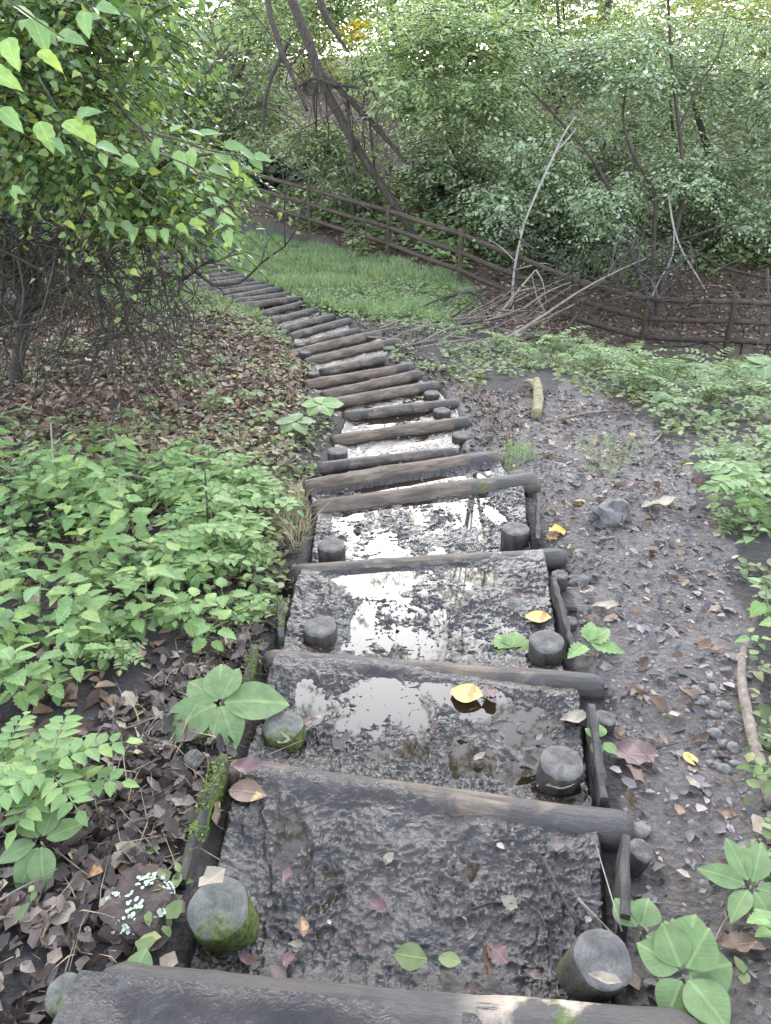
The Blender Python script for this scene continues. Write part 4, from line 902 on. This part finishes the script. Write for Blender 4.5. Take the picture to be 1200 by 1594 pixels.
# shrubs and trees behind the fence; own trunk, limbs and crown each
def bush(px, py_base, z, poly, zr, n, mat, size, label, name='bushy_tree', catn='tree', rm=.9, per=20, tp=T_4, K=10, seed=0, group=None, tl=.8, up=.8):
    b_ = bp(px, py_base, z); cl = clump_grid(poly, z - zr, z + zr, rm, n, seed)
    tops = sorted(cl, key=lambda c: -c[0][2])[:3]; st = [([b_ - (0, 0, .3), b_ * .6 + tops[0][0] * .4 + rng.normal(0, .15, 3), tops[0][0]], [.11, .08, .03])]
    for c in cl[1:6]: st.append(([b_ * .7 + tops[0][0] * .3, b_ * .3 + c[0] * .7 + rng.normal(0, .15, 3), c[0]], [.06, .04, .015]))
    return tree(name, label, catn, b_, st, cl, mat, size * 1.35, tp, int(per * 1.8), K, group=group, tl=tl, up=up)
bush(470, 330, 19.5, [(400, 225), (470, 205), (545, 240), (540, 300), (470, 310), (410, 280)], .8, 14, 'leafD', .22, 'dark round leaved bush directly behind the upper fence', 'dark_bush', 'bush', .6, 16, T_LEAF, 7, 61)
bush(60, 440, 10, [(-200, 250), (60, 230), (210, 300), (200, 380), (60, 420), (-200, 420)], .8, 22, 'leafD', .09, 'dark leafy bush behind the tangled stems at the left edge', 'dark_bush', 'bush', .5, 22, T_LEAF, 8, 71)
bush(330, 320, 20.5, [(230, 110), (430, 100), (430, 250), (340, 260), (230, 230)], 1.5, 22, 'leafB', .12, 'pale bush at the far end of the fence left of the leaning trunk', rm=.8, per=24, seed=72)
bush(330, 300, 21, [(160, -60), (420, -60), (430, 120), (420, 215), (300, 240), (200, 150)], 1.5, 34, 'leafB', .12, 'loose pale tree between the left shrub and the leaning trunk', rm=.9, per=22, seed=62)
bush(720, 400, 17, [(640, 150), (780, 140), (800, 330), (720, 375), (640, 260)], 1.2, 22, 'leafC', .11, 'pale bush behind the fence right of the leaning trunk', rm=.7, per=26, seed=63)
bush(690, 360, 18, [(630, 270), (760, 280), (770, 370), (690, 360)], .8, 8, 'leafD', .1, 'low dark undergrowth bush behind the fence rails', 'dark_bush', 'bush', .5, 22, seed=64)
bush(860, 420, 15.5, [(760, 280), (900, 240), (1000, 300), (960, 400), (800, 400)], 1, 20, 'leafC', .09, 'dense silvery bush behind the bleached sapling', rm=.6, per=30, seed=65)
bush(1120, 430, 16, [(1000, 100), (1300, 80), (1300, 360), (1120, 380), (1010, 300)], 1.2, 30, 'leafC', .10, 'dense silvery tree at the right edge behind the many stemmed tree', rm=.8, per=28, seed=66)
bush(830, 360, 20, [(740, 150), (930, 160), (930, 290), (760, 290)], 1, 16, 'leafB', .12, 'light green bush high behind the tip of the bleached sapling', rm=.8, per=26, seed=73)
bush(1040, 360, 19.5, [(950, 120), (1130, 120), (1130, 270), (970, 290)], 1, 18, 'leafC', .12, 'silvery bush showing between the stems of the many stemmed tree', rm=.8, per=26, seed=74)
bush(640, 330, 24, [(540, -60), (760, -60), (780, 140), (660, 170), (560, 120)], 2, 30, 'leafB', .13, 'pale green tree top centre behind the leaning trunk', rm=1.1, per=26, seed=67)
bush(850, 330, 23, [(740, -60), (960, -60), (960, 130), (860, 170), (740, 160)], 2, 30, 'leafB', .13, 'pale green tree at top right of centre', rm=1.1, per=26, seed=68)
bush(1100, 320, 24, [(950, -60), (1300, -60), (1300, 150), (1100, 190), (960, 140)], 2, 34, 'leafE', .13, 'warm yellowish tree in the top right corner', rm=1.1, per=20, seed=69)
for i, (x, z, mt) in enumerate([(100, 30, 'leafB'), (300, 33, 'leafB'), (480, 34, 'leafE'), (650, 36, 'leafB'), (820, 34, 'leafE'), (1000, 35, 'leafE'), (1180, 31, 'leafB')]):
    bush(x, 260, z, [(x - 160, -70), (x + 160, -70), (x + 150, 230), (x - 150, 230)], 2.5, 26, mt, .2, ['broad backdrop tree behind the left shrub', 'backdrop tree showing between left shrub and leaning trunk', 'yellowish backdrop tree behind the leaning trunk', 'green backdrop tree top centre, furthest away',
         'yellowish backdrop tree with bright gaps above the bleached sapling', 'warm backdrop tree behind the many stemmed tree', 'green backdrop tree at the far right edge'][i], rm=1.6, per=22, seed=80 + i, tl=1.3)
for i, (x, z, h) in enumerate([(-180, 30, 15), (150, 34, 20), (430, 28, 17), (770, 36, 24), (900, 30, 18), (1180, 33, 20), (1450, 29, 16)]):  # tall trees added so their high crowns break up sun glare in puddles
    b_ = bp(x, 250, z); cl = []
    for j in range(24): c_ = b_ + np.array([rng.normal(0, 2.8), rng.normal(0, 1.6), h * rng.uniform(.3, 1.15)]); cl.append((c_, (1.5, 1.5, .9), 1))
    tree('added_tall_tree', ['added tall open tree beyond the left shrub', 'added tall open tree left of the leaning trunk', 'added tall open tree right behind the leaning trunk', 'tallest added open tree at top centre', 'added tall open tree above the bleached sapling', 'added tall open tree above the many stemmed tree', 'added tall open tree off to the right'][i], 'tree', b_,
         [([b_ - (0, 0, .5), b_ + (.5, 0, h * .22), b_ + (-.3, 0, h * .5), b_ + (.9, 0, h * .8), b_ + (.6, 0, h * 1.1)], [.15, .13, .11, .08, .03])] + [([b_ + (.1, 0, h * .5), (b_ + (.1, 0, h * .6)) * .5 + c[0] * .5, c[0]], [.08, .05, .02]) for c in cl[:5]], cl, 'leafE', .26, T_4, 26, 9, tl=1.4)
bY = bp(590, 380, 16.4)
tree('yellow_shrub', 'thin sapling with bright yellow leaves just right of the leaning trunk', 'shrub', bY, [([bY, (bY + P(565, 60, 16.3)) / 2, P(556, 48, 16.2)], [.035, .025, .012])], clump_grid([(542, 36), (572, 36), (572, 62), (545, 62)], 15.9, 16.3, .16, 6, 90), 'leafY', .09, T_LEAF, 12, 8, tl=.2)

# ------------------------------------------------------------------ brushwood and loose branches
def stick(path, z, rad, label, mat='dead', name='fallen_branch', catn='branch', forks=(), group=None, seg=4):
    pp = pts(z, *path); mb = MB().tube(pp, np.linspace(rad, rad * .4, len(pp)), 6, seg, jit=.08)
    for (fp, fz, fr_) in forks: mb.tube(pts(fz, *fp), np.linspace(fr_, fr_ * .3, len(fp)), 5, 3)
    o = mb.build(name, M[mat], loc=pp[0]); return tag(o, label, catn, group)
stick([(745, 548), (800, 520), (850, 488), (900, 455), (955, 425), (1005, 402)], [8.9, 9.3, 9.8, 10, 10.2, 10.4], .022, 'long bare branch slanting up right out of the brushwood', forks=[([(850, 488), (835, 460), (828, 430)], [9.8, 9.8, 9.8], .014)])
stick([(635, 485), (680, 470), (720, 455), (745, 462), (758, 490)], 11.6, .035, 'dark arching branch at the left end of the brushwood', 'twig', forks=[([(712, 458), (690, 478), (668, 490)], [11.6, 11.5, 11.5], .014), ([(735, 458), (745, 480), (742, 500)], 11.6, .012)])
stick([(770, 500), (800, 460), (834, 420)], 10.8, .022, 'pale straight stick standing up in the brushwood', 'bleached', forks=[([(834, 420), (845, 440), (850, 470)], 10.8, .012)])
mb_seed = np.random.default_rng(17)
for i in range(46):
    x = mb_seed.uniform(690, 880); y = 500 + mb_seed.uniform(-45, 25) - (x - 700) * .04; a = mb_seed.normal(-.35, .3); L = mb_seed.uniform(50, 150); z = mb_seed.uniform(9.9, 11.2)
    dx, dy = math.cos(a) * L / 2, math.sin(a) * L / 2
    stick([(x - dx, y - dy), (x + mb_seed.normal(0, 4), y + mb_seed.normal(0, 6)), (x + dx, y + dy)], z, mb_seed.uniform(.008, .018), 'thin dry stick in the brushwood heap below the fence', mb_seed.choice(['dead', 'twig', 'dead', 'bark_grey']), 'dry_stick', 'stick', group='sticks in the brushwood heap', seg=3)
for i in range(16):
    x = mb_seed.uniform(590, 720); y = 500 + (x - 590) * .2 + mb_seed.uniform(-8, 25); p = hit(x, y); a = mb_seed.normal(.2, .5); L = mb_seed.uniform(.3, .9)
    mb = MB(); d = np.array([math.cos(a), math.sin(a), 0]) * L / 2; c = np.array([p[0], p[1], gz(p[0], p[1]) + .03 + mb_seed.uniform(0, .05)])
    mb.tube([c - d, c + (0, 0, .02), c + d + (0, 0, .03)], [.012, .012, .006], 5, 3)
    tag(mb.build('dry_stick', M['dead'], loc=c), 'short dry stick lying between brushwood and mossy stakes', 'stick', 'sticks lying at the trail bend')
# lichened broken branch standing by the dirt path
b0 = gp(834, 656, .045); e0 = gp(836, 612, .06); e1 = gp(834, 602, .07); e2 = gp(812, 600, .03)
mb = MB().tube([b0, b0 * .5 + e0 * .5 + (.01, 0, .01), e0, e1], [.042, .045, .043, .035], 9, 4, bump=.08).tube([e0, e1 * .6 + e2 * .4, e2], [.035, .026, .01], 8, 3, bump=.08)
tag(mb.build('broken_branch', M['mossbranch'], loc=b0), 'short yellowish lichened branch piece lying at the top of the dirt path', 'branch')
c = [gp(x, y, .02) for x, y in [(1158, 1005), (1152, 1060), (1165, 1130), (1180, 1190), (1200, 1255)]]
tag(MB().tube(c, [.012, .016, .018, .018, .018], 8, 5, bump=.06).build('fallen_branch', M['dead'], loc=c[0]), 'smooth pale curved branch lying along the right edge of the dirt path', 'branch')
c = [gp(x, y, .012) for x, y in [(1225, 1500), (1190, 1480), (1150, 1475)]]
def gstick(pp, r0, label, mat='dead', catn='twig', name='fallen_twig', h=.012, group=None):
    c = [gp(x, y, h) for x, y in pp]; return tag(MB().tube(c, np.linspace(r0, r0 * .5, len(c)), 6, 4, jit=.1).build(name, M[mat], loc=c[0]), label, catn, group)
gstick([(870, 655), (920, 645), (985, 640)], .012, 'straight pale stick lying across the top of the dirt path', 'dead')
gstick([(1010, 700), (1040, 670), (1100, 640), (1130, 630)], .008, 'thin forked twig lying at the undergrowth edge', 'dead')
gstick([(925, 1180), (985, 1165), (1060, 1140)], .003, 'thin dark twig lying on the dirt beside the side board', 'twig')
gstick([(1110, 1480), (1125, 1430), (1150, 1390), (1200, 1350)], .003, 'slender reddish twig curving up at the bottom right', 'dead', h=.03)
def mud_twig(pp, r0, label, mat='twig', lev=None, h=.012):
    zz = TR[1][4] + h; c = [onplane(x, y, zz) for x, y in pp]; return tag(MB().tube(c, np.linspace(r0, r0 * .5, len(c)), 6, 4, jit=.1).build('fallen_twig', M[mat], loc=c[0]), label, 'twig')
mud_twig([(845, 1335), (870, 1385), (905, 1450)], .005, 'dark twig lying diagonal in the front mud toward the large stake')
mud_twig([(735, 1415), (770, 1405), (825, 1410)], .004, 'dark twig lying crosswise in the front mud')
mud_twig([(900, 1400), (930, 1430), (960, 1460)], .004, 'grey twig ending at the large smooth stake', 'dead')
c = [P(928, 1316, 1.72), P(950, 1390, 1.66), P(968, 1450, 1.62)]
tag(MB().tube(c, [.0012, .0016, .002], 5, 4).build('dry_stalk', M['bleached'], loc=c[2]), 'thin yellow stalk standing beside the large smooth stake', 'stalk')
for (pp, z, lab) in [([(80, 785), (82, 720), (79, 660)], 3.8, 'pale dry stalk standing straight among the nettles'), ([(192, 845), (186, 790), (187, 735)], 3.4, 'thin bent pale stalk in the middle of the nettles'),
                     ([(88, 785), (110, 755), (128, 725)], 3.9, 'pale dry stalk leaning right among the nettles'), ([(325, 840), (322, 780), (318, 720)], 3.5, 'dark upright stem between nettles and steps'), ([(60, 775), (30, 745), (0, 725)], 3.9, 'pale dry stalk leaning left at the edge of the nettles')]:
    b_ = gp(*pp[0]); zz = (b_ - CAM) @ FW; c = [b_] + pts(zz, *pp[1:])
    tag(MB().tube(c, [.006, .005, .003], 5, 4, jit=.1).build('dry_stalk', M['bleached' if 'dark' not in lab else 'twig'], loc=b_), lab, 'stalk')

# ------------------------------------------------------------------ rocks, pebbles
def rock(p, r, mat, label, group=None, name='rock', flat=.6, seed=0):
    n, m = 16, 9; r2 = np.random.default_rng(seed); V = []; s = r2.uniform(0, 50, 2); el = r2.uniform(.75, 1.25)
    for i in range(m + 1):
        ph = math.pi * i / m
        for k in range(n):
            a = 2 * math.pi * k / n; d = np.array([math.sin(ph) * math.cos(a) * el, math.sin(ph) * math.sin(a) / el, math.cos(ph)])
            q = 1 + .5 * float(vn(d[0] * 1.7 + s[0], d[1] * 1.7 + d[2] * 1.3 + s[1], 3)) + .2 * float(vn(d[0] * 4 + s[1], d[1] * 4 - d[2] * 3, 6)); V.append(d * q * r * (1, 1, flat))
    fs = [(i * n + k, (i + 1) * n + k, (i + 1) * n + (k + 1) % n, i * n + (k + 1) % n) for i in range(m) for k in range(n)]
    me = bpy.data.meshes.new(name); me.from_pydata(np.array(V).tolist(), [], fs); me.materials.append(M[mat]); me.polygons.foreach_set('use_smooth', np.full(len(fs), r < .06))
    o = bpy.data.objects.new(name, me); o.location = Vector(p); o.rotation_euler = (0, 0, r2.uniform(0, 6)); link(o); return tag(o, label, 'stone', group)
rock(gp(950, 808, .02), .115, 'rock', 'large grey angular rock half buried in the dirt path', flat=.75, seed=1)
rock(gp(905, 885, .01), .05, 'rock', 'dark flat stone beside the third right side board', seed=2); rock(gp(1000, 1265, .01), .03, 'stone', 'grey rounded stone behind the rounded log end', seed=4)
rock(gp(595, 1594, .0), .02, 'stone', 'small stone at the bottom edge', seed=5)
rock(gp(960, 1255, .01), .022, 'stone', 'small pale stone touching the log end', seed=6)
r3 = np.random.default_rng(5); spl = [(1110, 1075), (1095, 1090), (1115, 1110), (1100, 1105), (1125, 1130), (1130, 1150), (1120, 1165), (1100, 1150), (1135, 1175), (1115, 1135), (1085, 1075), (1105, 1060), (1140, 1120), (1145, 1160), (1128, 1100), (1130, 1190), (1110, 1180), (1150, 1185)]
for i, (x, y) in enumerate(spl): rock(gp(x, y, .004), r3.uniform(.010, .022), 'stone', 'pale rounded pebble in the cluster beside the curved branch', 'pebbles beside the curved branch', 'pebble', .65, 20 + i)
p = off_path(zone_pts(Z_DIRT, 420, 20, 55, ((.35, .5), (2.2, 3.4)))); n = len(p)
V8 = np.array([(1, 0, 0), (.3, .8, .1), (-.7, .6, 0), (-.9, -.3, 0), (.1, -.9, 0), (.1, .1, .6), (.5, -.3, .45), (-.4, .2, .5)], float); T8 = np.array([(0, 1, 6), (1, 5, 6), (1, 2, 7), (1, 7, 5), (2, 3, 7), (3, 4, 7), (4, 6, 5), (4, 5, 7), (4, 0, 6)])
an = r3.uniform(0, 6.28, n); ca, sa = np.cos(an), np.sin(an); sz = r3.uniform(.004, .012, n)
v = np.stack([V8[None, :, 0] * ca[:, None] - V8[None, :, 1] * sa[:, None], V8[None, :, 0] * sa[:, None] + V8[None, :, 1] * ca[:, None], V8[None, :, 2] * np.ones((n, 1))], -1) * sz[:, None, None] + p[:, None]
tag(obj_np('gravel', v.reshape(-1, 3), (T8[None] + (np.arange(n) * 8)[:, None, None]).reshape(-1, 3), M['stone']), kind='stuff')

# ------------------------------------------------------------------ single fallen leaves
def fleaf(px, py, lpx, ang, mat, label, lev=None, tp=T_DEAD, wid=1., lift=.012, tilt=.2):
    if lev is None: p = gp(px, py)
    else: p = onplane(px, py, lev)
    z = (p - CAM) @ FW; a = R(ang); d = np.array([math.cos(a), -math.sin(a), rng.uniform(-.1, .1)]); L = lpx / FPX * z * 1.1
    p = p - d * L * .5 + (0, 0, lift); v, f = leaves(tp, p[None], d[None], np.array([[0, 0, 1.]]) + rng.normal(0, tilt, (1, 3)), L, wid)
    o = veins(obj_np('fallen_leaf', v, f, M[mat], loc=p, smooth=True), tp); return tag(o, label, 'leaf', 'single fallen leaves')
T2, T3, T4 = TR[2][4], TR[3][4], TR[4][4]; T1 = TR[1][4]
T_RND = tpl(10, 0, .42, 1.1, .1, .06, -.04, .02)
fleaf(727, 1082, 46, 20, 'ylw', 'round yellow leaf floating in the brown puddle', T2 + .004, T_RND, 1.1, .004, .05)
fleaf(762, 1083, 30, 80, 'red', 'curled brown leaf touching the yellow leaf in the puddle', T2 + .004, T_DEAD, 1.2)
fleaf(838, 963, 36, 10, 'ylw', 'yellow leaf with orange tip on the footprinted mud', T3 + .006, T_RND, .9, .006, .06)
fleaf(868, 817, 34, 150, 'ylw', 'bright curled yellow leaf beside the right end of a log'); fleaf(860, 824, 22, 60, 'orange', 'small orange leaf under the curled yellow leaf')
fleaf(893, 1125, 40, 5, 'tan', 'pale crumpled leaf at the right shore of the brown puddle', T2 + .004)
fleaf(822, 1195, 36, 160, 'litterwet', 'grey wet leaf left of the dark round stake', T2 + .006)
fleaf(990, 1165, 62, 30, 'red', 'large purple brown leaf on the dirt beside the side board', None, T_LOBE, 1.1)
fleaf(1077, 1172, 26, 80, 'ylw', 'small pale yellow round leaf on the dirt path', None, T_RND); fleaf(1078, 1215, 34, 75, 'tan', 'narrow tan leaf below the small pale yellow one', None, T_DEAD, .6)
fleaf(1145, 1335, 48, 45, 'brownleaf', 'pinkish brown folded leaf on the dirt near the right edge'); fleaf(1158, 1440, 52, 10, 'brownleaf', 'holed brown leaf near the bottom right corner', None, T_LOBE)
fleaf(985, 1480, 48, 70, 'brownleaf', 'rusty brown leaf tucked behind the large smooth stake'); fleaf(1010, 1552, 42, 10, 'orange', 'spotted orange leaf below the large smooth stake', None, T_RND)
fleaf(1112, 1545, 46, 15, 'litterwet', 'smooth grey leaf at right end of nearest log', None, T_RND)
fleaf(1193, 927, 24, 60, 'tan', 'pale leaf on the right edge of the dirt path', None, T_RND); fleaf(940, 945, 38, 10, 'tan', 'tan leaf lying on the dirt right of the side board')
fleaf(750, 1500, 52, 110, 'brownleaf', 'yellow veined brown leaf leaning on the nearest log', T1 + .02, T_LOBE, 1, .02, .6); fleaf(775, 1492, 40, 60, 'red', 'dark crumpled leaf beside the yellow veined one', T1 + .012, T_LOBE)
fleaf(640, 1495, 46, 10, 'cover', 'green grey leaf at the front of the mud step', T1 + .012, T_RND); fleaf(700, 1500, 32, 15, 'cover', 'small greenish leaf at the front of the mud step', T1 + .012, T_RND)
fleaf(470, 1450, 40, 85, 'brownleaf', 'narrow tan brown leaf stuck in the front mud', T1 + .008, T_DEAD, .8); fleaf(385, 1235, 54, 5, 'brownleaf', 'brown orange tipped leaf at upper left of the front mud', T1 + .01, T_BROAD, 1.4, .012, .1)
fleaf(385, 1200, 48, 10, 'red', 'curled dark leaf at the left end of the second log', T1 + .012); fleaf(345, 1265, 44, 75, 'brownleaf', 'curled leaf standing at the left edge of the front mud', T1 + .01, T_DEAD, .7, .01, .7)
fleaf(335, 1395, 46, 130, 'tan', 'torn pale leaf on top of the mossy rimmed stake', base(0, 1.2).item() + .05, T_DEAD, 1.1, .055, .1)
fleaf(940, 1525, 46, 20, 'tan', 'pale chip on top of the large smooth stake', base(0, .95).item() + .07, T_DEAD, .6, .0, .1)
fleaf(870, 1228, 40, 5, 'tan', 'pale narrow leaf at the foot of the dark round stake', T2 + .03, T_DEAD, .6); fleaf(440, 1155, 26, 15, 'tan', 'pale crumpled leaf beside the growth ring stake', T2 + .03)
fleaf(305, 1512, 60, 60, 'red', 'brown star shaped leaf on the left of the nearest log', None, T_LOBE, 1.3); fleaf(255, 1470, 42, 100, 'tan', 'pale curled leaf behind the nearest log at left'); fleaf(135, 1345, 60, 20, 'brownleaf', 'large curled brown leaf in the left litter')
fleaf(215, 1335, 70, 10, 'brownleaf', 'rust coloured leaf above the lichened bark', None, T_BROAD, 1.4); fleaf(170, 1385, 40, 120, 'tan', 'cream curled leaf left of the lichened bark'); fleaf(232, 1310, 26, 0, 'broad', 'small round green leaf above the lichened bark', None, T_RND, 1.2)
fleaf(50, 1585, 44, 30, 'ylw', 'yellow leaf in the bottom left corner'); fleaf(95, 1410, 44, 20, 'tan', 'dull tan leaf below the dull green plant', None, T_RND)
fleaf(1025, 795, 50, 5, 'tan', 'pinkish leaf patch on the dirt behind the large rock', None, T_LOBE); fleaf(882, 660, 20, 40, 'tan', 'small pale leaf right of the lichened stub'); fleaf(308, 950, 34, 60, 'tan', 'cream leaf between seedlings left of the steps'); fleaf(350, 965, 30, 80, 'orange', 'reddish leaf left of the footprinted puddle')
for i in range(40):
    k = 1 if i < 20 else int(r3.integers(2, 5)); A, B, C_, D_, lev = TR[k]; u, v_ = r3.uniform(.06, .94), (r3.uniform(.05, .3) if i < 12 else r3.uniform(.1, .85)); q = (A * (1 - u) + B * u) * (1 - v_) + (D_ * (1 - u) + C_ * u) * v_; q[2] = lev
    a, b_, w_ = proj(*[np.array([c]) for c in q]); fleaf(float(a[0]), float(b_[0]), r3.uniform(14, 34) * (1 if k == 1 else .7), r3.uniform(0, 360), ['litterwet', 'litterwet', 'red', 'tan'][i % 4], 'small dull dead leaf stuck in the step mud', lev + .006, [T_DEAD, T_LOBE][i % 2], r3.uniform(.6, 1.2), .006, .2)
q_ = []
for k in range(1, 9):
    A, B, C_, D_, lev = TR[k]
    for i in range(70 if k == 1 else 30):
        u, v_ = r3.uniform(.03, .97), r3.uniform(.08, .9) ** (1.6 if i % 2 else 1); w_ = (A * (1 - u) + B * u) * (1 - v_) + (D_ * (1 - u) + C_ * u) * v_; q_.append((w_[0], w_[1], lev + .004))
litter('leaf_litter', np.array(q_), .008, .028, 'litterdirt', T_DEAD2, .4, .008)
# bark with lichen, moss on the board
b0 = gp(215, 1395, .02); o = rock(b0, .095, 'barkpiece', 'brown bark lump speckled with white lichen in the left litter', None, 'bark_lump', .4, 9); o['category'] = 'bark'
n = 520; q = rdir(n, .2, 1) * np.array([.075, .075, .038]); q = q[fbm(q[:, 0] * 30, q[:, 1] * 30, 2, 4) > .02]
v, f = leaves(T_RND, q, rdir(len(q), -.1, .1), q + (0, 0, .05), rng.uniform(.004, .011, len(q)), 1.2); link(bpy.data.objects.new('lichen', mesh_np('lichen', v, f, M['lichen'])), o)
for (bo, A, B, z) in (BD[0], BD[5], BD[6]):
    n = 900 if bo is BD[0][0] else 300; t_ = rng.uniform(.05, .98, n); keep = fbm(t_ * 9, t_ * 0, 3, 3) > -.12; t_ = t_[keep]; n = len(t_); L = np.linalg.norm(B - A)
    q = np.stack([(t_ - .5) * L, rng.normal(0, .012, n), rng.uniform(-.02, .012, n)], -1); v, f = leaves(T_4, q, rdir(n, -.2, .9), rdir(n), rng.uniform(.006, .014, n), .8); link(bpy.data.objects.new('moss', mesh_np('moss', v, f, M['mossleaf'])), bo)
for ob in bpy.data.objects:
    if '_u' in ob: del ob['_u']
